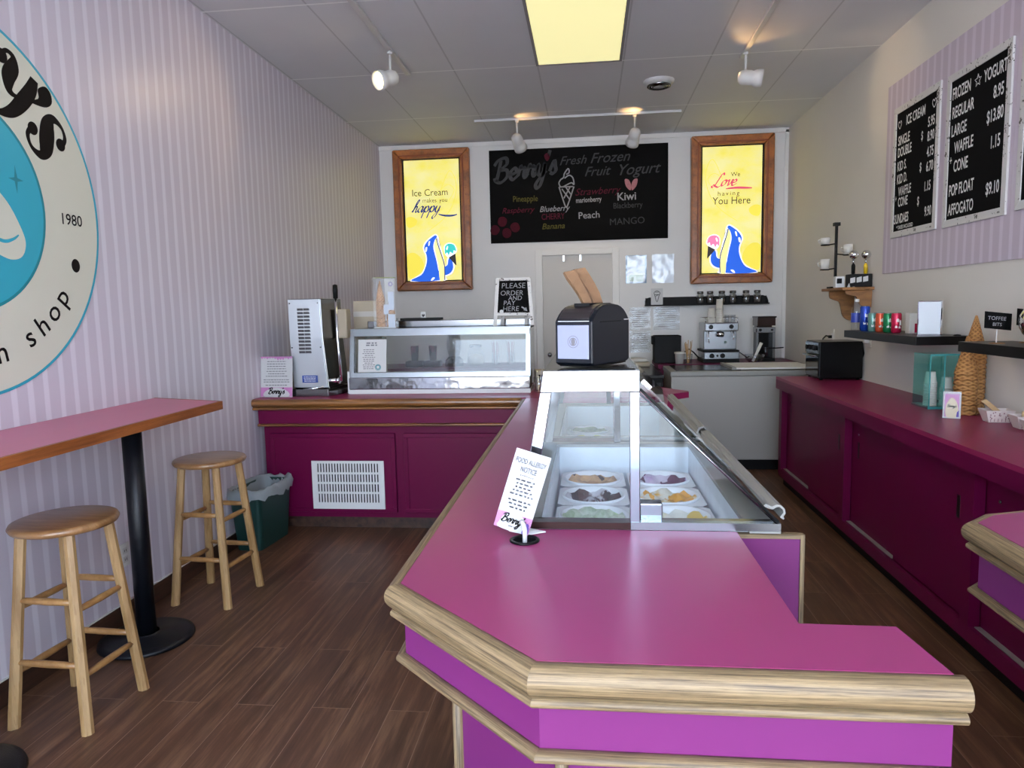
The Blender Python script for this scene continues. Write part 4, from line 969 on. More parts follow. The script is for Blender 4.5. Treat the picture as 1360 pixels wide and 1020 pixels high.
# ------------------------------------------------------------------ things on the side counter
def table_card(name, label, loc, rz, wd, hg, lean_, seed, lines, logo_only=False):
    t = thing(name, label, 'card', loc, rz); lean = Vector((0, math.sin(lean_), math.cos(lean_))); nn = Vector((1, 0, 0)).cross(lean); A = Vector((-wd/2, 0, 0)); ax = Vector((1, 0, 0))
    MB().prism([A, A+ax*wd, A+ax*wd+lean*hg, A+lean*hg], -nn*.004).build('card', 'paper', t); o = A+nn*.0004
    if logo_only:
        MB().flat([(.008, .008), (wd-.008, .008), (wd-.008, hg-.012), (.008, hg-.012)], [(0, 1, 2, 3)], o, ax, lean).build('pink_panel', 'card_pink', t)
        MB().flat(*poly2([(.016,.008),(wd-.016,.008),(wd-.014,hg*.5),(wd/2,hg*.78),(.014,hg*.5)], 5), o, ax, lean, .0004).build('white_badge', mat('badge_cream', 'e0cfae', .6) and 'badge_cream', t)
        v, f_ = cursive("Berry's", wd*.085, wd*.035, .25, .5, .55); MB().flat([(a+wd/2, c+hg*.42) for a, c in v], f_, o, ax, lean, .0008).build('name_lettering', 'logo_black', t)
        MB().flat([(wd-.02, .008), (wd-.008, .008), (wd-.008, .04), (wd-.016, .035)], [(0, 1, 2, 3)], o, ax, lean, .0008).build('blue_figure', 'card_purple', t)
    else:
        MB().flat([(0, .004), (wd, .004), (wd, hg*.24), (0, hg*.24)], [(0, 1, 2, 3)], o, ax, lean).build('pink_band', 'card_pink', t)
        MB().flat(*poly2([(wd*.14,.004),(wd*.86,.004),(wd*.84,hg*.15),(wd*.5,hg*.235),(wd*.16,hg*.15)], 4), o, ax, lean, .0003).build('white_badge', 'paper', t)
        v, f_ = cursive("Berry's", wd*.085, wd*.035, .25, .5, .55); MB().flat([(a+wd/2, c+hg*.085) for a, c in v], f_, o, ax, lean, .0006).build('name_lettering', 'logo_black', t)
        b = MB(); rr = random.Random(4); n = 12
        for k in range(n): x = (k+.5)*wd/n; dd = rr.uniform(.012, .03); b.flat([(x-wd/n/2, hg), (x-wd/n/2, hg-dd*.5), (x, hg-dd), (x+wd/n/2, hg-dd*.5), (x+wd/n/2, hg)], [(0, 1, 2, 3, 4)], o, ax, lean)
        b.build('drip_border', 'card_pink', t)
        v, f_ = bars(.02, wd-.02, lines, .005, seed, .008, .022); MB().flat(v, f_, o, ax, lean).build('small_print', 'grey_ink', t)
    MB().prism([A+nn*.002, A+ax*wd+nn*.002, A+ax*wd+lean*hg+nn*.002, A+lean*hg+nn*.002], nn*.002).build('acrylic_front', 'acrylic_film', t)
    MB().box(-wd/2, -.004, -.001, wd/2, .07, .003).build('acrylic_foot', 'glass_clear', t)
    return t
table_card('notice_card', 'white and pink printed card in a clear stand by the steel mixing machine', (-2.158, 4.64, T+.001), math.radians(-3), .235, .282, .12, 6, [.245-.017*i for i in range(7)]+[.118, .103, .08])

# stacked beige cups behind the card
def paper_cup(r0, r1, h, m_):
    t = thing('paper_cup', '', 'cup', (0, 0, 0))
    MB().lathe([(0, .003), (r0, 0), (r1, h), (r1+.003, h+.002), (r1+.003, h-.004), (r1-.002, h-.003), (r0-.002, .004), (0, .004)], n=24).build('cup', m_, t)
    return t
mat('cup_beige', 'b9ab95', .7); mat('cup_white', 'd9d4ca', .6)
def cup_stack(proto, n, loc, dz, labels, group, flip=True):
    for i in range(n):
        o = dup(proto, (loc[0], loc[1], loc[2]+dz*i), 0, labels(i)); o['group'] = group
        if flip: o.rotation_euler = (PI, 0, 0); o.location.z += proto.children[0].dimensions.z
    return
pc = paper_cup(.036, .046, .12, 'cup_beige')
bpy.context.view_layer.update()
cup_stack(pc, 5, (-2.13, 4.86, T), .03, lambda i: 'upside-down beige paper cup in the stack behind the steel mixing machine', 'beige cups behind the mixing machine')
for c in list(pc.children): bpy.data.objects.remove(c)
bpy.data.objects.remove(pc)

t = thing('mixing_machine', 'tall stainless yogurt mixing machine with a black-gripped lever', 'machine', (-1.93, 4.70, T))
x0, x1, D, Z1 = -.135, .10, .40, .675
b = MB().prism([(x0+.015, .012, .05), (x1+.03, .012, .05), (x1+.005, 0, .40), (x1, 0, Z1), (x0, 0, Z1), (x0+.003, 0, .40)], (0, D, 0))
b.build('housing', 'steel_dark', t, bevel=.006)
MB().prism([(x0+.012, -.0005, .06), (x1+.022, -.0005, .06), (x1-.002, -.011, .40), (x1-.006, -.011, Z1-.004), (x0+.004, -.011, Z1-.004), (x0+.004, -.011, .40)], (0, .012, 0)).build('front_panel', 'steel_light', t, bevel=.002)
b = MB()
for k in range(13):
    z = .30+.0245*k
    for cx in (-.045, .0): b.box(cx-.022+.004, -.022, z, cx+.022, -.010, z+.006).prism([(cx-.02, -.011, z+.006), (cx+.02, -.011, z+.006), (cx+.02, -.020, z+.008), (cx-.02, -.020, z+.008)], (0, .002, .008))
b.build('louvre', 'steel_dark', t)
MB().box(-.055, -.0125, .095, .055, -.006, .145).build('rating_plate', mat('plate_blue', '1d3f86', .4) and 'plate_blue', t)
MB().flat(*bars(.01, .1, [.008, .018, .028, .038], .004, 8), (-.055, -.0129, .095), U, V).build('plate_print', 'letter_white', t)
b = MB()
for x, z in ((x0+.016, Z1-.03), (x1-.018, Z1-.03), (x0+.018, .34), (x1-.012, .34)): b.cyl((x, -.010, z), (x, -.014, z), .005, n=10)
b.build('screw', 'steel_dark', t)
b = MB().box(x0-.005, -.03, 0, x1+.035, D+.03, .05).prism([(x1+.035, -.03, .0), (x1+.09, .10, .0), (x1+.09, .40, .0), (x1+.035, D+.03, 0)], (0, 0, .035)); b.build('base_tray', 'steel_dark', t, bevel=.003)
MB().tube([(.215, .02, .10), (.205, .02, .30), (.2, .02, .42), (.2, .02, .68)], .009, 12).build('lever_rod', 'chrome', t)
MB().lathe([(0, 0), (.016, .002), (.018, .06), (.016, .095), (0, .1)], (.2, .02, .67), n=16).build('lever_grip', 'black_matte', t)
MB().cyl((.06, .03, .105), (.205, .03, .105), .016).cyl((.18, .03, .105), (.20, .03, .105), .024).build('cross_shaft', 'chrome', t)
MB().cyl((x0+.02, -.018, .035), (x1, -.018, .065), .007, n=8).build('drip_clip', 'chrome', t)
MB().box(.12, .22, .39, .20, .32, .60).build('spout_guard', 'cup_beige', t, bevel=.01)

# stainless topping case
CX0, CX1, CY, CD, CH = -1.685, -.40, 4.80, .42, .455
t = thing('topping_case', 'stainless glass-fronted refrigerated topping case on the side counter', 'display case', ((CX0+CX1)/2, CY, T))
w2 = (CX1-CX0)/2
MB().box(-w2, -.01, 0, w2, CD, .03).build('base_plinth', 'white_plastic', t)
MB().box(-w2, -.015, .03, w2, CD, .115).build('base_housing', 'steel_wavy', t, bevel=.006)
b = MB(); tl = .055
def bar(xa, za, xb, zb, wd): pass
F0 = lambda z: tl*(z-.115)/(CH-.115)      # glass leans back
def slab(xa, xb, za, zb, th=.03): b.prism([(xa, F0(za), za), (xb, F0(za), za), (xb, F0(zb), zb), (xa, F0(zb), zb)], (0, th, 0))
slab(-w2, w2, .115, .148); slab(-w2+.005, w2-.005, CH-.05, CH); slab(-w2, -w2+.03, .148, CH-.05); slab(w2-.03, w2, .148, CH-.05)
b.build('front_frame', 'steel', t)
MB().prism([(-w2+.03, F0(.148)+.012, .148), (w2-.03, F0(.148)+.012, .148), (w2-.03, F0(CH-.05)+.012, CH-.05), (-w2+.03, F0(CH-.05)+.012, CH-.05)], (0, .005, 0)).build('front_glass', 'glass_dark', t)
MB().box(-w2, .058, CH-.012, w2, CD, CH).build('top_panel', 'steel', t)
for s_ in (-1, 1):
    x = s_*w2
    MB().prism([(x, .03, .115), (x, CD, .115), (x, CD, CH), (x, tl+.03, CH)], (-s_*.006, 0, 0)).build('side_glass', 'glass_dark', t)
MB().box(-w2+.01, CD-.03, .115, w2-.01, CD-.012, CH-.012).build('rear_door', 'glass_clear', t)
b = MB()
for k in range(7): b.box(-w2+.04+k*.176, .08, .117, -w2+.2+k*.176, CD-.05, .123)
b.build('pan_lid', 'steel_dark', t)
MB().box(-w2+.03, CD-.05, CH, w2-.01, CD-.02, CH+.05).build('rear_rail', 'steel_dark', t, bevel=.004)
MB().box(-w2-.018, .0, .0, -w2-.001, .06, .16).build('condenser_cap', 'white_plastic', t, bevel=.008)
t = thing('flavour_list', 'white printed list sheet taped inside the topping case glass', 'notice', (CX0+.06, CY+F0(.155)+.006, T+.152))
lean = Vector((0, tl, CH-.115)).normalized(); sw, sh = .205, .232
MB().prism([(0, 0, 0), (sw, 0, 0), (sw, lean.y*sh, lean.z*sh), (0, lean.y*sh, lean.z*sh)], (0, .003, 0)).build('sheet', 'paper', t)
v, f_ = bars(.03, sw*.62, [sh-.075-.0135*i for i in range(11)], .005, 11, .01, .02); v2, f2 = bars(.04, sw-.05, [sh-.03, sh-.045], .009, 2, .015, .03)
MB().flat(v, f_, (0, -.0004, 0), U, lean).flat(v2, f2, (0, -.0004, 0), U, lean).build('print', 'grey_ink', t)
MB().flat(*ring2(sw-.06, .035, .011, .017, 24), (0, -.0004, 0), U, lean).flat(*ring2(sw-.06, .034, .019, .022, 24), (0, -.0004, 0), U, lean).build('round_stamp', 'teal_dark', t)

t = thing('waffle_cone_box', 'clear tall box of waffle cones standing on the topping case', 'box', (-1.46, CY+.20, T+CH+.001), math.radians(6))
bw, bd, bh = .16, .11, .36
MB().box(-bw/2, -bd/2, 0, bw/2, bd/2, bh).build('clear_wall', 'glass_bag', t)
MB().box(-bw/2, -bd/2-.001, .0, bw/2, bd/2, .008).build('base', 'paper', t)
MB().box(bw/2-.055, -bd/2-.003, .005, bw/2-.004, -bd/2-.001, .10).box(bw/2-.085, -bd/2-.003, .10, bw/2-.05, -bd/2-.001, .17).box(bw/2-.05, -bd/2-.003, .13, bw/2-.01, -bd/2-.001, .26).build('printed_label', mat('label_pale', 'c3cbd6', .5) and 'label_pale', t)
MB().flat(*disc2(bw/2-.03, bh-.045, .02, 24), (0, -bd/2-.002, 0), U, V).build('round_sticker', 'paper', t)
MB().flat(*ring2(bw/2-.03, bh-.045, .01, .014, 24), (0, -bd/2-.0025, 0), U, V).build('sticker_mark', 'card_purple', t)
MB().box(-bw/2+.005, -.04, bh, bw/2-.005, .04, bh+.004).build('top_fold', mat('label_green', 'a9b06a', .5) and 'label_green', t)
def cone_prof(R0, L): return [(0, L), (.006, L-.004), (R0*.97, .01), (R0, 0), (R0-.006, .001), (R0*.5, L*.45), (0, L*.8)]
def waffle_cone(R0, L):
    t = thing('waffle_cone', '', 'waffle cone', (0, 0, 0))
    MB().lathe(cone_prof(R0, L), n=28).build('cone', 'waffle', t); return t
wc = waffle_cone(.034, .15)
def cones(proto, n, loc, dz, label, group):
    for i in range(n):
        o = dup(proto, (loc[0], loc[1], loc[2]+dz*i), i*1.3, label); o['group'] = group
R_ = Matrix.Rotation(math.radians(6), 3, 'Z')
cones(wc, 7, (-1.495, CY+.19, T+CH+.0105), .03, 'waffle cone nested in the taller stack inside the clear box', 'cones in the tall boxed stack')
cones(wc, 4, (-1.425, CY+.205, T+CH+.0105), .03, 'waffle cone nested in the shorter stack inside the clear box', 'cones in the short boxed stack')
for c in list(wc.children): bpy.data.objects.remove(c)
bpy.data.objects.remove(wc)

t = thing('easel_chalkboard', 'white-framed chalkboard easel asking to order, on the topping case', 'sign', (-.525, CY+.16, T+CH+.005), math.radians(4))
lean = Vector((0, .22, 1)).normalized(); ew, eh = .25, .345
b = MB(); X_ = Vector((1, 0, 0)); nn = X_.cross(lean)
def lb(xa, xb, a, c, th=.016): b.prism([X_*xa+lean*a, X_*xb+lean*a, X_*xb+lean*c, X_*xa+lean*c], -nn*th)
b.prism([X_*-.145, X_*-.120, X_*-.098+lean*eh, X_*-.123+lean*eh], -nn*.016); b.prism([X_*.120, X_*.145, X_*.123+lean*eh, X_*.098+lean*eh], -nn*.016); lb(-.1, .1, eh-.022, eh); lb(-.118, .118, .07, .095)
b.build('frame', 'distressed', t)
MB().prism([X_*-.115+lean*.09, X_*.115+lean*.09, X_*.1+lean*(eh-.018), X_*-.1+lean*(eh-.018)], -nn*.008).build('slate', 'chalk_black', t)
b = MB()
for s_, x, y, z in (('PLEASE', 0, .285, .055), ('ORDER', -.012, .232, .05), ('AND', .012, .195, .045), ('PAY', -.03, .16, .048), ('HERE', -.02, .118, .05)): v, f_ = txt(s_, z, bold=-.004, shear=.1); MB().flat([(a+x, c+y) for a, c in v], f_, nn*.0006, X_, lean).build('lettering', 'chalk_white', t)
b.flat(*poly2([(.055,.128),(.075,.115),(.07,.108),(.098,.1),(.09,.13),(.083,.122),(.06,.136)]), nn*.0006, X_, lean); b.build('arrow', 'chalk_white', t)
MB().flat(*disc2(-.085, .1, .014, 20), nn*.001, X_, lean).build('round_sticker', 'paper', t)
MB().prism([(-.1, .16, 0), (-.075, .16, 0), (-.06, .072, eh-.03), (-.085, .072, eh-.03)], (0, .014, 0)).prism([(.075, .16, 0), (.1, .16, 0), (.085, .072, eh-.03), (.06, .072, eh-.03)], (0, .014, 0)).build('rear_leg', 'distressed', t)
t = thing('serving_tray', 'black tray lying on the rear rail of the topping case', 'tray', (-1.24, CY+CD-.035, T+CH+.051))
MB().box(-.15, -.06, 0, .15, .06, .006).build('tray', 'black_matte', t); MB().box(-.15, -.062, .006, .15, -.056, .018).box(-.15, .056, .006, .15, .062, .018).build('rim', 'black_matte', t)
t = thing('heart_tag', 'tiny white tag with a black heart standing on the black tray', 'tag', (-1.225, CY+CD-.04, T+CH+.0575))
MB().box(-.02, -.006, 0, .02, .006, .055).build('tag', 'paper', t)
MB().flat(*poly2([(0,.015),(.012,.028),(.011,.036),(.005,.038),(0,.033),(-.005,.038),(-.011,.036),(-.012,.028)]), (0, -.0064, 0), U, V).build('heart', 'ink', t)
t = thing('card_terminal', 'small beige card terminal at the end of the topping case', 'terminal', (-.345, 4.98, T+.001), math.radians(10))
MB().box(-.035, -.06, 0, .035, .08, .14).build('body', 'cup_beige', t, bevel=.008); MB().box(-.02, -.063, .06, .02, -.058, .11).build('slot', 'black_matte', t)
t = thing('glass_tumbler', 'clear tumbler at the corner by the dipping cabinet', 'glass', (-.34, 4.80, T+.001))
MB().lathe([(0, 0), (.036, .001), (.042, .11), (.040, .11), (.034, .006), (0, .006)], n=24).build('body', 'plastic_clear', t)
MB().tube([(0, 0, .01), (.02, .0, .16)], .003, 6).tube([(0.01, 0, .01), (-.015, .01, .15)], .003, 6).build('straw', 'chrome', t)
t = thing('carton', 'beige carton behind the lever machine near the striped wall', 'box', (-1.80, 5.34, T))
MB().box(-.0, -.06, 0, .22, .06, .66).build('body', 'cup_beige', t, bevel=.005); MB().box(.0, -.062, .54, .22, -.06, .58).build('lid_seam', 'door_grey', t)

# ------------------------------------------------------------------ back wall counters and what stands on them
t = thing('back_counter', 'pink-topped counter along the back wall behind the topping case', 'counter', (-1.3, 7.45, 0))
MB().box(-.975, -.30, .86, .70, .338, .90).build('countertop', 'magenta_shaded', t); MB().box(-.975, -.26, 0, .66, .338, .86).build('cabinet_body', 'magenta_shaded', t)
for x in (-.95, -.41, .13): MB().box(x+.01, -.272, .1, x+.52, -.26, .82).build('door', 'magenta_shaded', t, bevel=.004)
def steel_cup(x, lab):
    t = thing('malt_cup', lab, 'cup', (x, 7.40, .9), 0, 'steel malt cups')
    MB().lathe([(0, .0), (.035, 0), (.048, .16), (.05, .162), (.046, .16), (.033, .006), (0, .006)], (0, 0, .06), n=24).build('cup', 'chrome', t)
    MB().box(-.09, -.07, 0, .09, .07, .058).build('stand', 'black_matte', t, bevel=.01)
steel_cup(-1.86, 'steel malt cup on a black stand behind the glass, nearest the list sheet'); steel_cup(-1.66, 'second steel malt cup from the list sheet behind the glass')
t = thing('blender', 'glass blender jug on a dark base behind the topping case glass', 'blender', (-1.43, 7.40, .9))
MB().lathe([(0, 0), (.10, 0), (.095, .06), (.06, .10), (0, .10)], n=28).build('base', 'black_gloss', t)
MB().lathe([(0, .1), (.055, .1), (.085, .19), (.08, .26), (.06, .36), (.056, .36), (.075, .25), (.05, .11), (0, .11)], n=28).build('jug', 'plastic_clear', t)
MB().lathe([(.06, .36), (.064, .365), (.05, .40), (0, .405)], n=24).build('lid', 'black_matte', t)
t = thing('cookie_jar', 'squat glass jar of pale cookies behind the topping case glass', 'jar', (-1.20, 7.42, .9))
MB().lathe([(0, 0), (.085, 0), (.10, .05), (.09, .13), (.06, .18), (.06, .2)], n=28).build('body', 'plastic_clear', t)
MB().lathe([(0, .004), (.078, .005), (.09, .05), (.08, .11), (0, .13)], n=24).build('cookies', mat('cookie', 'b9a98a', .8, var=.2, vscale=60) and 'cookie', t)
MB().lathe([(.062, .198), (.066, .2), (.066, .22), (0, .23)], n=24).build('lid', 'steel', t)
for i, (x, lb_) in enumerate(((-.92, 'clear straw glass nearest the cookie jar'), (-.80, 'clear straw glass on the door side'))):
    t = thing('straw_glass', lb_+' on the back counter', 'glass', (x+.04*i-.06, 7.38, .9), 0, 'straw glasses')
    MB().lathe([(0, 0), (.04, 0), (.045, .14), (.043, .14), (.037, .006), (0, .006)], n=20).build('body', 'plastic_clear', t)
    b = MB()
    for k in range(6): a = k*1.05; b.tube([(.012*math.cos(a), .012*math.sin(a), .01), (.036*math.cos(a), .036*math.sin(a), .25)], .004, 6)
    b.build('straw', mat('straw_red', '8e3440', .5) and 'straw_red', t)

t = thing('corner_counter', 'pink-topped back counter under the coffee machine', 'counter', (1.37, 7.45, 0))
MB().box(-.68, -.34, .87, .70, .338, .91).build('countertop', 'magenta_shaded', t); MB().box(-.66, -.32, 0, .69, .338, .87).build('cabinet_body', 'magenta_shaded', t)
t = thing('chest_freezer', 'white chest freezer with glass sliding top behind the service aisle', 'freezer', (1.365, 6.72, 0))
x0, x1, y0, y1 = -.63, .66, -.32, .32
MB().box(x0, y0, .10, x1, y1, .86).build('cabinet', mat('freezer_white', 'aaa6a0', .4) and 'freezer_white', t, bevel=.008)
MB().box(x0+.04, y0+.06, 0, x1-.04, y1-.04, .10).build('plinth', 'black_matte', t)
MB().box(x0-.006, y0-.008, .86, x1+.006, y1+.006, .905).build('top_frame', 'alu', t, bevel=.006)
MB().box(x0+.05, y0+.05, .905, x0+.62, y1-.05, .912).build('glass_lid', 'black_gloss', t)
d = MB().box(x0+.55, y0+.04, .913, x1-.03, y1-.04, .93).build('sliding_lid', 'trim_white', t, bevel=.004)
MB().box(x0+.54, y0+.03, .912, x0+.575, y1-.03, .934).build('lid_handle', 'alu', d)

t = thing('dark_cabinet', 'low black cabinet between the grey door and the white freezer', 'cabinet', (.38, 6.85, 0))
MB().box(-.25, -.4, .0, .29, .85, .84).build('body', 'black_matte', t, bevel=.004); MB().box(-.26, -.41, .84, .3, .86, .87).build('top', 'black_gloss', t, bevel=.004)
MB().box(-.23, -.41, .08, .01, -.4, .8).build('door', 'black_gloss', t); MB().box(.03, -.41, .08, .27, -.4, .8).build('door', 'black_gloss', t)
t = thing('paper_bag_stack', 'folded beige paper bags on the low black cabinet', 'paper bags', (.46, 7.42, .871), math.radians(8))
MB().box(-.12, -.12, 0, .16, .12, .05).build('bottom_bag', 'cup_beige', t, bevel=.02, seg=3); MB().box(-.10, -.10, .05, .13, .10, .085).build('top_bag', 'cup_white', t, bevel=.016, seg=3)
t = thing('black_bin_box', 'tall black open box beside the wooden stirrers', 'box', (.80, 7.36, .911))
b = MB().box(-.135, -.1, 0, .135, .1, .28); b.build('body', 'black_matte', t, bevel=.008)
MB().box(-.155, -.06, .19, -.135, .06, .275).build('handle', 'black_matte', t, bevel=.006)
MB().box(-.12, -.085, .272, .12, .085, .2815).build('opening', 'felt_black', t)
t = thing('white_pot', 'small white ribbed pot in front of the tall black box', 'pot', (.905, 7.17, .911))
MB().lathe([(0, 0), (.038, 0), (.046, .10), (.052, .102), (.052, .118), (.047, .12), (.04, .03), (0, .03)], n=28).build('pot', 'cup_white', t)
t = thing('stirrer_cup', 'glass full of wooden stirrers on the freezer corner', 'stirrer cup', (.99, 7.16, .911))
MB().lathe([(0, 0), (.035, 0), (.042, .1), (.04, .1), (.033, .006), (0, .006)], n=20).build('cup', 'plastic_clear', t)
r = random.Random(2)
for k in range(12):
    a = r.uniform(0, 6.28); l = .2+r.uniform(-.02, .03)
    s_ = thing('wooden_stirrer', 'thin wooden stirrer in the glass on the freezer corner', 'stirrer', (.99+.008*math.cos(a), 7.16+.008*math.sin(a), .92), a, 'wooden stirrers')
    MB().prism([(.0, -.004, 0), (.003, -.004, 0), (.030, -.004, l), (.027, -.004, l)], (0, .008, 0)).build('stick', 'stirrer_wood' if 'stirrer_wood' in MATS else (wood('stirrer_wood', '9c7648', 'c9a26c', sc=(6, 6, 1)) and 'stirrer_wood'), s_)

t = thing('espresso_machine', 'stainless espresso machine with cups on top by the back wall', 'coffee machine', (1.325, 7.45, .911)); esp = t
MB().box(-.175, -.19, 0, .185, .19, .035).build('foot', 'black_matte', t)
MB().box(-.165, -.20, .035, .18, .19, .105).build('control_panel', 'steel', t, bevel=.004)
MB().box(-.175, -.195, .105, .18, .19, .125).build('drip_tray', 'black_matte', t)
MB().box(-.155, -.10, .125, .17, .19, .34).build('body', 'steel', t, bevel=.006)
MB().box(-.16, -.19, .315, .172, .19, .40).build('head', 'steel', t, bevel=.01)
for x in (-.10, .10): MB().cyl((x, -.20, .36), (x, -.185, .36), .022).build('steam_knob', 'black_gloss', t)
for x, r_ in ((-.09, .024), (.015, .024), (-.035, .01)): MB().cyl((x, -.21, .07), (x, -.195, .07), r_).build('dial', 'black_gloss', t)
MB().lathe([(0, -.0), (.03, 0), (.04, -.02), (.038, -.05), (0, -.05)], (.0, -.14, .31), n=24).build('group_head', 'chrome', t)
MB().tube([(0, -.14, .275), (0, -.26, .27)], .009, 10).build('portafilter_handle', 'black_matte', t)
MB().tube([(-.12, -.17, .32), (-.125, -.19, .26), (-.118, -.20, .2)], .005, 8).tube([(.12, -.17, .32), (.125, -.19, .27), (.12, -.195, .23)], .005, 8).build('steam_wand', 'chrome', t)
b = MB()
b.tube([(-.15, -.17, .40), (-.15, -.17, .45), (-.15, .17, .45), (.165, .17, .45), (.165, -.17, .45), (.165, -.17, .40)], .005, 8); b.build('cup_rail', 'chrome', t)
MB().cyl((.06, -.104, .2), (.06, -.096, .2), .014).build('badge', 'chrome', t)
pc = paper_cup(.030, .036, .09, 'cup_white'); bpy.context.view_layer.update()
cup_stack(pc, 4, (1.245, 7.36, .911+.401), .018, lambda i: 'white paper cup in the shorter stack on the espresso machine', 'short cup stack on the espresso machine')
cup_stack(pc, 9, (1.325, 7.36, .911+.401), .018, lambda i: 'white paper cup in the taller stack on the espresso machine', 'tall cup stack on the espresso machine')
for c in list(pc.children): bpy.data.objects.remove(c)
bpy.data.objects.remove(pc)
for i, x in enumerate((1.405, 1.462)):
    t = thing('glass_mug', 'clear glass on the espresso machine, ' + ('next to the tall cup stack' if i == 0 else 'at the grinder end'), 'glass', (x, 7.38, .911+.401), 0, 'glasses on the espresso machine')
    MB().lathe([(0, 0), (.024, 0), (.027, .075), (.025, .075), (.021, .006), (0, .006)], n=20).build('body', 'plastic_clear', t)
t = thing('coffee_grinder', 'black and steel coffee grinder in the back corner', 'coffee grinder', (1.79, 7.45, .911))
MB().box(-.085, -.11, 0, .085, .12, .03).build('foot', 'black_matte', t)
MB().box(-.08, -.02, .03, .08, .12, .33).build('body', 'black_gloss', t, bevel=.006); MB().box(.06, -.10, .03, .085, -.02, .33).box(-.085, -.06, .03, -.07, -.02, .33).build('side_plate', 'steel', t)
MB().box(-.085, -.11, .29, .085, .12, .345).build('head', 'steel', t, bevel=.004)
MB().prism([(-.075, 0, .345), (.075, 0, .345), (.088, 0, .44), (-.088, 0, .44)], (0, .11, 0)).box(-.088, -.09, .36, .088, .12, .44).build('hopper', mat('hopper_brown', '2a1410', .15) and 'hopper_brown', t)
MB().box(-.092, -.115, .44, .092, .125, .455).build('hopper_lid', 'black_gloss', t)
MB().cyl((-.065, -.12, .318), (-.065, -.10, .318), .014).cyl((.05, -.12, .318), (.05, -.10, .318), .010).build('knob', 'black_gloss', t)
MB().tube([(.0, -.08, .13), (.0, -.13, .13), (.16, -.13, .14)], .006, 8).build('fork', 'black_matte', t)
MB().lathe([(0, .035), (.035, .035), (.03, .1), (.034, .14)], (-.0, -.07, 0), n=18).build('dosing_cup', 'plastic_clear', t)
t = thing('glass_bowl', 'clear glass bowl between the espresso machine and the grinder', 'bowl', (1.635, 7.18, .911))
MB().lathe([(0, 0), (.05, 0), (.085, .04), (.10, .085), (.097, .085), (.08, .043), (.045, .006), (0, .006)], n=32).build('bowl', 'plastic_clear', t)
tag(MB().tube([(1.62, 7.18, .925), (1.66, 7.17, 1.02), (1.695, 7.16, 1.11)], [.014, .013, .016], 10).build('white_scoop', 'cup_white'), 'white plastic scoop leaning in the clear glass bowl', 'scoop')
tag(MB().tube([(1.14, 7.5, .95), (1.1, 7.58, 1.0), (1.06, 7.62, 1.03), (1.0, 7.62, .99), (.98, 7.6, .925)], .007, 8).build('power_cord', 'black_matte', esp, loc=-esp.location))
tag(MB().tube([(1.52, 7.6, .925), (1.58, 7.6, .99), (1.66, 7.62, .93), (1.69, 7.66, .94)], .006, 8).build('power_cord', 'black_matte', esp, loc=-esp.location))
t = thing('wall_plug', 'thin black plug and cable on the wall beside the espresso machine', 'plug', (1.565, YB, 1.20))
MB().box(-.012, -.03, -.015, .012, 0, .02).build('plug', 'black_matte', t); MB().tube([(0, -.02, -.01), (.0, -.05, -.08), (-.02, -.06, -.2), (-.03, -.06, -.27)], .005, 8).build('cable', 'black_matte', t)

# ------------------------------------------------------------------ right wall: price boards
UR = (0, -1, 0)     # reading direction on the right wall; up x gives normal -x
WX = XR-.0125
def price_board(label, y_far, wd, z0, hg, rows, seed):
    t = thing('price_board', label, 'price board', (WX, y_far, z0), 0, 'framed price boards')
    q = lambda u, v, d: (-d, -u, v)
    f = .042; D = .012; b = MB()
    for a in ([(0,0),(wd,0),(wd-f,f),(f,f)], [(wd,0),(wd,hg),(wd-f,hg-f),(wd-f,f)], [(wd,hg),(0,hg),(f,hg-f),(wd-f,hg-f)], [(0,hg),(0,0),(f,f),(f,hg-f)]):
        b.prism([q(u, v, 0) for u, v in a], (-D, 0, 0))
    b.build('frame', 'distressed', t, bevel=.002)
    MB().box(-.0075, -wd+f-.002, f-.002, -.002, -f+.002, hg-f+.002).build('felt_panel', 'felt_black', t)
    for s, u, v, sz, al, sx in rows:
        if s == '<3':
            pts = smooth([(0,-.5),(.42,-.05),(.45,.32),(.22,.45),(0,.22),(-.22,.45),(-.45,.32),(-.42,-.05)], 4, True); pts.append(pts[0])
            vv, ff = ribbon([(x*sz, y*sz) for x, y in pts], sz*.11, None, 0)
        elif s == '*':
            pts = [((.5 if k % 2 == 0 else .22)*math.cos(PI/2+k*PI/5), (.5 if k % 2 == 0 else .22)*math.sin(PI/2+k*PI/5)) for k in range(11)]
            vv, ff = ribbon([(x*sz, y*sz) for x, y in pts], sz*.09, None, 0)
        else: vv, ff = txt(s, sz, bold=.018, sx=sx, align=al)
        MB().flat([(x+u, y+v) for x, y in vv], ff, (-.008, 0, 0), UR, VL).build('heart' if s == '<3' else 'star' if s == '*' else 'lettering', 'letter_white', t)
Rw = lambda s, u, v, z, al='LEFT', sx=.62: (s, u, v, z, al, sx)
H1 = .852
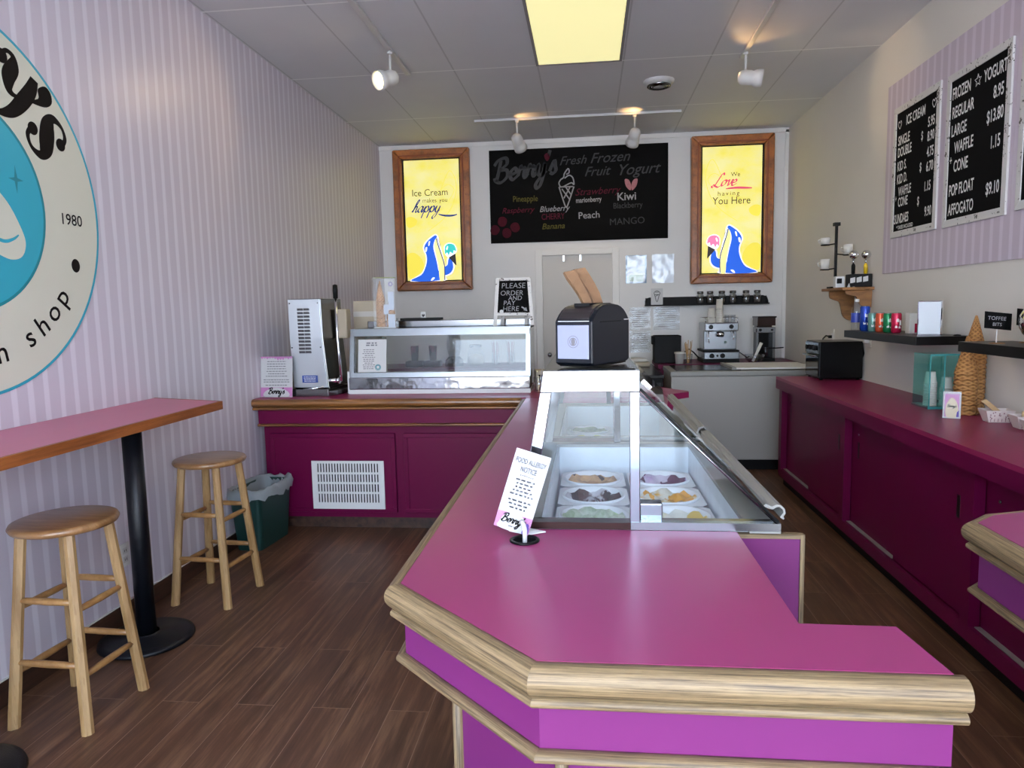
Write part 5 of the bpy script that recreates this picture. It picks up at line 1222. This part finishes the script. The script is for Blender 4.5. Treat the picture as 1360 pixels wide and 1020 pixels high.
price_board('framed black ice cream price board with hearts in its heading', 5.15, .632, 1.918, .855,
  [('<3', .088, .735, .05, 'CENTER', 1), Rw('ICE CREAM', .312, .738, .085, 'CENTER', .62), ('<3', .555, .748, .05, 'CENTER', 1),
   Rw('SINGLE', .07, .628, .085), Rw('5.95', .57, .65, .082, 'RIGHT'), Rw('$', .40, .588, .075), Rw('DOUBLE', .07, .552, .085), Rw('8.90', .57, .565, .082, 'RIGHT'),
   Rw('KID S.', .07, .462, .085), Rw('4.75', .57, .472, .082, 'RIGHT'), Rw('$', .395, .40, .075), Rw('KID D.', .07, .378, .085), Rw('6.70', .57, .385, .082, 'RIGHT'),
   Rw('WAFFLE', .10, .296, .082), Rw('1.15', .55, .27, .082, 'RIGHT'), Rw('+', .055, .255, .06), Rw('CONE', .10, .226, .082), Rw('$', .38, .196, .075), Rw('SUNDAES', .05, .118, .085, 'LEFT', .58), Rw('9.90', .57, .118, .082, 'RIGHT'),
   Rw('* TAXES INCLUDED', .09, .062, .034, 'LEFT', .8)], 1)
price_board('framed black frozen yogurt price board with a star in its heading', 4.437, .63, 1.911, .852,
  [Rw('FROZEN', .055, .735, .088, 'LEFT', .58), ('*', .318, .738, .066, 'CENTER', 1), Rw('YOGURT', .585, .735, .088, 'RIGHT', .58),
   Rw('REGULAR', .06, .63, .088, 'LEFT', .6), Rw('8.95', .565, .628, .088, 'RIGHT'), Rw('LARGE', .06, .53, .088), Rw('$13.80', .57, .515, .088, 'RIGHT'),
   Rw('WAFFLE', .10, .432, .088), Rw('1.15', .555, .38, .088, 'RIGHT'), Rw('+', .055, .37, .07), Rw('CONE', .10, .33, .088),
   Rw('POP FLOAT', .06, .20, .088, 'LEFT', .58), Rw('$9.10', .565, .15, .088, 'RIGHT'), Rw('AFFOGATO', .06, .092, .088, 'LEFT', .58)], 2)
price_board("framed black price board mostly cut off at the picture edge", 3.727, .62, 1.92, .85, [], 3)

# wooden bracket shelf
t = thing('bracket_shelf', 'small wooden wall shelf on carved brackets in the back corner', 'shelf', (XR, 5.68, 1.58))
MB().box(-.225, -.24, 0, 0, .24, .022).build('board', 'shelf_wood', t, bevel=.005)
for y in (.15, -.20):
    pf = smooth([(-.19, -.001), (-.185, -.05), (-.15, -.07), (-.115, -.085), (-.10, -.13), (-.085, -.19), (-.05, -.225), (-.004, -.235)], 4)
    if y < 0: pf = [(a, c*.55) for a, c in pf]
    MB().prism([(a, y, c) for a, c in pf] + [(-.001, y, -.001)], (0, .02, 0)).build('bracket', 'shelf_wood', t)
ZS = 1.603
t = thing('cup_tree', 'black upright rack with arms holding white cups on the wooden shelf', 'cup rack', (1.925, 5.80, ZS))
MB().box(-.05, -.04, 0, .05, .04, .012).build('base', 'black_matte', t); MB().box(-.009, -.009, .012, .009, .009, .48).build('post', 'black_matte', t); MB().box(-.022, -.022, .48, .022, .022, .505).build('finial', 'black_matte', t)
arms = ((-.085, .335), (.085, .255), (-.085, .145))
for dx, z in arms:
    MB().tube([(0, 0, z+.01), (dx*.5, -.005, z+.004), (dx, -.012, z)], .005, 8).lathe([(0, 0), (.034, .0), (.034, .008), (0, .008)], (dx, -.012, z-.004), n=20).build('arm', 'black_matte', t)
for (dx, z), lb_ in zip(arms, ('topmost white cup on the black cup rack', 'white cup on the wall-side arm of the black cup rack', 'lowest white cup on the black cup rack')):
    c = thing('cup', lb_, 'cup', (1.925+dx, 5.788, ZS+z+.005), 0, 'white cups on the rack')
    hh = .05 if z > .3 else .075
    MB().lathe([(0, 0), (.030, 0), (.038, hh), (.035, hh), (.028, .006), (0, .006)], n=24).build('body', 'cup_white', c)
    MB().tube([(-.034, 0, hh*.8), (-.054, -.0, hh*.65), (-.05, 0, hh*.35), (-.032, 0, hh*.25)], .004, 8).build('handle', 'cup_white', c)
t = thing('shelf_clock', 'tiny white cube clock with a black face on the wooden shelf', 'clock', (1.885, 5.60, ZS))
MB().box(-.032, -.03, 0, .035, .03, .085).build('case', 'white_plastic', t, bevel=.006); MB().box(-.024, -.0315, .03, .012, -.0295, .068).build('face', 'black_gloss', t)
t = thing('tag_box', 'black box with three white tags on the wooden shelf', 'box', (2.0, 5.53, ZS))
MB().box(-.075, -.06, 0, .078, .05, .095).build('box', 'black_matte', t, bevel=.003)
for k, x in enumerate((-.06, -.015, .03)): MB().prism([(x-.018, -.066, .028+.004*k), (x+.016, -.066, .034+.004*k), (x+.016, -.064, .072+.004*k), (x-.018, -.064, .064+.004*k)], (0, .004, 0)).build('white_tag', 'paper', t)
t = thing('paper_slip', 'small folded white slip in front of the black post', 'slip', (1.925, 5.50, ZS))
MB().prism([(-.02, -.02, 0), (.03, -.035, 0), (.0, .0, .03)], (.004, .01, .002)).build('slip', 'paper', t)
def scoop(label, x, y, m_, z):
    t = thing('ice_cream_scoop', label, 'scoop', (x, y, z))
    MB().lathe([(0, 0), (.013, .003), (.014, .06), (.010, .075), (0, .078)], n=16).build('grip', m_, t)
    MB().cyl((0, 0, .075), (0, 0, .11), .006, n=10).build('shaft', 'chrome', t)
    MB().lathe([(.0, -.034), (.016, -.030), (.029, -.017), (.034, 0), (.029, .017), (.016, .030), (0, .034)], (0, -.004, .142), (0.2, -1, .1), 24).build('bowl', 'chrome', t)
scoop('chrome scoop with a black grip standing above the white tags', 1.962, 5.53, 'black_matte', ZS+.096)
scoop('chrome scoop with a yellow grip standing on the black tag box', 2.05, 5.53, mat('grip_yellow', 'e0b81c', .4) and 'grip_yellow', ZS+.096)

# floating black shelves
Z1, Z2 = 1.297, 1.289
t = thing('floating_shelf', 'thick black wall shelf carrying drink cans and a napkin holder', 'shelf', (XR, 4.64, Z1), 0, 'black floating shelves')
MB().box(-.293, -.548, -.048, 0, .548, 0).build('board', mat('shelf_black', '070607', .35, spec=.22) and 'shelf_black', t, bevel=.002)
t = thing('floating_shelf', 'thick black wall shelf carrying the toffee sign and chrome globe', 'shelf', (XR, 3.16, Z2), 0, 'black floating shelves')
MB().box(-.255, -.56, -.049, 0, .56, 0).build('board', 'shelf_black', t, bevel=.002)

t = thing('water_bottle', 'clear plastic water bottle with a blue label at the shelf end', 'bottle', (1.845, 5.115, Z1+.001))
MB().lathe([(0, 0), (.03, 0), (.033, .01), (.031, .05), (.033, .06), (.033, .12), (.031, .15), (.013, .19), (.013, .2)], n=28).build('body', 'plastic_clear', t)
MB().lathe([(.0335, .055), (.0338, .058), (.0338, .118), (.0335, .12)], n=28).build('label_band', mat('label_blue', '2a3f9a', .4) and 'label_blue', t)
MB().lathe([(.015, .195), (.016, .197), (.016, .215), (0, .216)], n=20).build('cap', 'white_plastic', t)
for n_, c_ in (('can_blue', '1b3f9e'), ('can_teal', '6f9c92'), ('can_orange', 'd3583a'), ('can_green', '1f7d4d'), ('can_crimson', 'b81e45')): mat(n_, c_, .25, .35)
def can(label, m_, x, y, h, r_, seed):
    t = thing('drink_can', label, 'can', (x, y, Z1+.001), 0, 'drink cans on the black shelf')
    MB().lathe([(r_*.78, .0), (r_, .010), (r_, h-.012), (r_*.86, h-.002)], n=28).build('body', m_, t)
    MB().lathe([(0, h-.006), (r_*.8, h-.006), (r_*.82, h), (r_*.88, h), (r_*.88, h-.003)], n=28).build('lid', 'steel', t)
    MB().lathe([(0, .004), (r_*.7, .003), (r_*.8, 0)], n=24).build('base', 'steel', t)
    b = MB()
    for a0, zz, hh in ((-1.9, h*.62, .02), (-1.3, h*.5, .03), (-2.2, h*.3, .012), (-1.5, h*.28, .012)):
        K = 6; o = len(b.v); pts = []
        for i in range(K+1): a = a0+.5*i/K; pts += [(1.004*r_*math.cos(a), 1.004*r_*math.sin(a), zz-hh/2), (1.004*r_*math.cos(a), 1.004*r_*math.sin(a), zz+hh/2+.004*math.sin(i+seed))]
        b.add(pts, [(2*i, 2*i+2, 2*i+3, 2*i+1) for i in range(K)])
    b.build('printed_design', 'letter_white', t)
can('tall slim blue drink can next to the water bottle', 'can_blue', 1.855, 4.99, .168, .031, 1)
can('grey-green drink can beside the tall blue can', 'can_teal', 1.865, 4.88, .123, .029, 2)
can('orange-red drink can between two green ones', 'can_orange', 1.875, 4.785, .123, .029, 3)
can('dark green drink can beside the crimson can', 'can_green', 1.885, 4.69, .123, .029, 4)
can('crimson drink can nearest the white box', 'can_crimson', 1.895, 4.595, .125, .029, 5)
t = thing('drink_carton', 'pale carton with a red side at the near end of the cans', 'carton', (1.945, 4.50, Z1+.001))
MB().box(-.025, -.03, 0, .03, .03, .125).build('carton', 'cup_white', t, bevel=.003); MB().box(.004, -.031, .005, .031, .025, .06).build('red_panel', 'can_crimson', t)
t = thing('napkin_holder', 'upright chrome napkin holder with a shiny white face on the black shelf', 'napkin holder', (1.925, 4.235, Z1+.001), math.radians(-33))
MB().box(-.062, -.0, 0, .062, .08, .195).build('housing', 'chrome', t, bevel=.006)
MB().box(-.054, -.004, .006, .054, .001, .188).build('face_plate', mat('napkin_face', 'dfe3e6', .3) and 'napkin_face', t, bevel=.003)
MB().box(-.056, -.005, 0, .056, .0, .006).build('lower_lip', 'chrome', t)
tag(MB().lathe([(0, 0), (.02, 0), (.016, .006), (0, .008)], (2.03, 4.14, Z1+.0005), n=16).build('small_disc', 'black_gloss'), 'tiny black disc on the shelf beside the chrome napkin holder', 'disc')

def chalk_tag(label, loc, rz, wd, hg, rise, lines):
    t = thing('chalk_tag', label, 'sign', loc, rz, 'chalk tags on clear stands')
    MB().prism([(-wd/2, 0, rise+.008), (wd/2, 0, rise-.006), (wd/2, 0, rise+hg-.006), (-wd/2, 0, rise+hg+.008)], (0, .004, 0)).build('slate', 'chalk_black', t, bevel=.001)
    b = MB()
    for s, x, y, z in lines: v, f_ = txt(s, z, sx=1.0); MB().flat(rot2(v, -.08, x, y), f_, (0, -.0006, 0), U, V).build('lettering', 'chalk_white', t)
    MB().cyl((0, .008, .003), (0, .006, rise+.03), .0025, n=8).build('stem', 'white_plastic', t)
    MB().lathe([(0, 0), (.032, 0), (.03, .003), (0, .004)], n=24).build('base', 'shelf_wood', t)
chalk_tag('small black chalk tag on a stick naming toffee bits', (1.893, 3.50, Z2+.0005), 0, .118, .078, .065, [('TOFFEE', -.006, .116, .024), ('BITS', -.004, .088, .022)])
chalk_tag('small black chalk tag partly hidden behind the chrome globe', (2.035, 3.52, Z2+.0005), 0, .10, .078, .075, [])
t = thing('chrome_globe', 'shiny chrome globe bowl on a foot at the picture edge', 'globe', (1.955, 3.28, Z2+.0005))
MB().lathe([(0, 0), (.036, 0), (.034, .004), (.012, .012), (.01, .02)], n=28).build('foot', 'chrome', t); MB().sphere((0, 0, .105), .088, 32).build('globe', 'chrome', t)

# ------------------------------------------------------------------ on the cabinet run
t = thing('toaster_oven', 'black toaster oven on the pink counter below the black shelf', 'oven', (1.915, 5.74, .901))
MB().box(-.165, -.165, .012, .155, .165, .295).build('body', 'black_gloss', t, bevel=.008)
MB().box(-.170, -.155, .03, -.164, .155, .18).build('glass_door', mat('oven_glass', '15171a', .06) and 'oven_glass', t)
MB().box(-.172, -.16, .205, -.165, .16, .285).build('control_strip', 'steel_dark', t)
for y in (-.09, 0, .09): MB().cyl((-.19, y, .245), (-.170, y, .245), .018).build('knob', 'black_matte', t)
MB().tube([(-.172, -.14, .185), (-.2, -.13, .187), (-.2, .13, .187), (-.172, .14, .185)], .007, 8).build('door_handle', 'steel', t)
for x in (-.14, .13):
    for y in (-.14, .14): MB().cyl((x, y, 0), (x, y, .013), .012, n=12).build('foot', 'black_matte', t)
MB().tube([(.15, -.05, .27), (.162, -.12, .26), (.162, -.15, .20), (.15, -.155, .17)], .006, 8).build('side_handle', 'black_matte', t)
tag(MB().tube([(XR-.02, 6.30, 1.20), (XR-.06, 6.29, 1.21), (1.98, 6.22, 1.19), (1.90, 6.08, 1.08), (1.86, 5.96, .97), (1.88, 5.93, .93)], .006, 8).build('power_cord', 'black_matte', t, loc=-t.location))
t = thing('power_outlet', 'cream wall outlet in the corner behind the toaster oven', 'outlet', (XR, 6.30, 1.20))
MB().box(-.007, -.04, -.065, 0, .04, .065).build('cover_plate', 'wall_cream', t, bevel=.002); MB().box(-.011, -.018, -.03, -.007, .018, .03).build('socket', 'trim_white', t); MB().box(-.035, -.012, -.012, -.011, .012, .012).build('plug', 'black_matte', t)
t = thing('power_outlet', 'white outlet with a plug just above the toaster oven', 'outlet', (XR, 5.50, 1.205))
MB().box(-.007, -.04, -.05, 0, .04, .05).build('cover_plate', 'wall_cream', t, bevel=.002); MB().box(-.045, -.018, -.02, -.007, .018, .03).build('plug', 'white_plastic', t, bevel=.006)

# teal cup dispenser
t = thing('cup_dispenser', 'translucent teal acrylic cup dispenser on the pink counter', 'dispenser', (1.93, 4.14, .901), math.radians(0))
mat('acrylic_edge', '4fa8a4', .2, 0, alpha=.75)
MB().box(-.085, -.10, 0, .075, .10, .012).build('base', 'acrylic_teal', t, bevel=.003)
b = MB().box(-.08, -.095, .012, -.076, .095, .30).box(.066, -.095, .012, .07, .095, .30).box(-.08, .091, .012, .07, .095, .30).box(-.006, -.095, .012, -.002, .095, .30).box(-.08, -.095, .297, .07, .095, .30)
b.build('wall', 'acrylic_teal', t)
b = MB()
for x in (-.08, -.006, .066): b.box(x, -.098, .012, x+.006, -.095, .30)
b.box(-.08, -.098, .294, .072, -.095, .302).box(-.085, -.101, .0, .076, -.098, .014).build('bright_edge', 'acrylic_edge', t)
pc = paper_cup(.024, .031, .062, 'cup_white'); bpy.context.view_layer.update()
cup_stack(pc, 14, (1.889, 4.115, .914), .0095, lambda i: 'small white paper cup in the stack inside the teal dispenser', 'small cups in the teal dispenser')
cup_stack(pc, 11, (1.961, 4.09, .914), .0095, lambda i: 'small white paper cup in the shorter stack beside the cone tower', 'small cups in the second teal slot')
for c in list(pc.children): bpy.data.objects.remove(c)
bpy.data.objects.remove(pc)
table_card('logo_card', 'small pink and cream emblem card leaning before the cone tower', (1.815, 3.72, .902), math.radians(-22), .078, .135, .06, 3, [], True)
wc = waffle_cone(.056, .20)
cones(wc, 9, (1.945, 3.86, .9015), .026, 'large waffle cone nested in the tower beside the teal dispenser', 'cones in the waffle cone tower')
cones(wc, 13, (2.018, 3.93, .9015), .026, 'large waffle cone nested in the bagged tower rising past the black shelf', 'cones in the bagged cone tower')
for c in list(wc.children): bpy.data.objects.remove(c)
bpy.data.objects.remove(wc)
t = thing('plastic_bag', 'clear cylindrical bag around the taller waffle cone tower', 'bag', (2.018, 3.93, .9015))
MB().lathe([(.060, .002), (.0605, .10), (.058, .2), (.05, .3), (.045, .34)], n=24).build('film', 'glass_bag', t)

mat('boat_pink', 'dccbc2', .6)
def paper_boat(label, x, y, rz, pat):
    t = thing('paper_boat', label, 'paper tray', (x, y, .901), rz, 'paper trays of wooden spoons')
    b = MB(); w0, l0, w1, l1, h = .045, .032, .064, .048, .06
    lo = [(-w0, -l0, .001), (w0, -l0, .001), (w0, l0, .001), (-w0, l0, .001)]; hi = [(-w1, -l1, h), (w1, -l1, h), (w1, l1, h), (-w1, l1, h)]
    b.add(lo+hi, [(3, 2, 1, 0), (0, 1, 5, 4), (1, 2, 6, 5), (2, 3, 7, 6), (3, 0, 4, 7)]); b.build('tray', 'boat_pink', t, solid=.002)
    n = Vector((0, -1, -(l1-l0)/h)).normalized(); sl = Vector((0, -(l1-l0), h)).normalized(); r = random.Random(pat); b = MB()
    for k in range(15):
        u, v = -w0+.09*r.random(), .016+.034*r.random()
        b.flat(*poly2([(u, v), (u+.004, v+.003), (u+.002, v+.008), (u-.003, v+.006)]), (0, -l0-.0016, .001), (1, 0, 0), sl, .0006)
    for k in range(6): u = -.04+.016*k; b.flat(*poly2([(u, .004), (u+.0025, .004), (u+.0025, .02), (u, .02)]), (0, -l0-.0016, .001), (1, 0, 0), sl, .0006)
    b.build('printed_pattern', mat('boat_print', '8e5a64', .6) and 'boat_print', t)
paper_boat('patterned paper tray of wooden sticks beside the cone tower', 1.972, 3.62, math.radians(-6), 1)
paper_boat('middle patterned paper tray holding short wooden spoons', 2.005, 3.43, math.radians(-6), 2)
paper_boat('patterned paper tray at the picture edge, nearest the viewer', 1.965, 3.27, math.radians(-8), 3)
wood('stick_wood', 'b08a5c', 'd2b184', sc=(4, 8, 8), rough=.6, bmp=0)
r = random.Random(9)
for i in range(6):
    t = thing('wooden_stick', 'flat wooden stick lying in the paper tray by the cone tower', 'stick', (1.93+.006*i, 3.60+.012*i-.03, .914), 0, 'wooden sticks in the nearest-cone tray')
    MB().prism([(-.075, 0, .006), (-.075, 0, .001), (.035, 0, -.003), (.035, 0, .002)], (0, .009, 0)).build('stick', 'stick_wood', t)
    t.rotation_euler = (0, math.radians(38), 0); t.location = (1.945+.009*i, 3.59+.011*i, .958)
for i in range(7):
    t = thing('wooden_spoon', 'short wooden spoon standing in the middle paper tray', 'spoon', (1.975+.011*i, 3.415+.004*(i % 3), .912), math.radians(r.uniform(-20, 20)), 'wooden spoons in the middle tray')
    MB().prism([(-.004, 0, 0), (.004, 0, 0), (.005, 0, .06), (.003, 0, .07), (-.003, 0, .07), (-.005, 0, .06)], (0, .003, 0)).build('spoon', 'stick_wood', t)
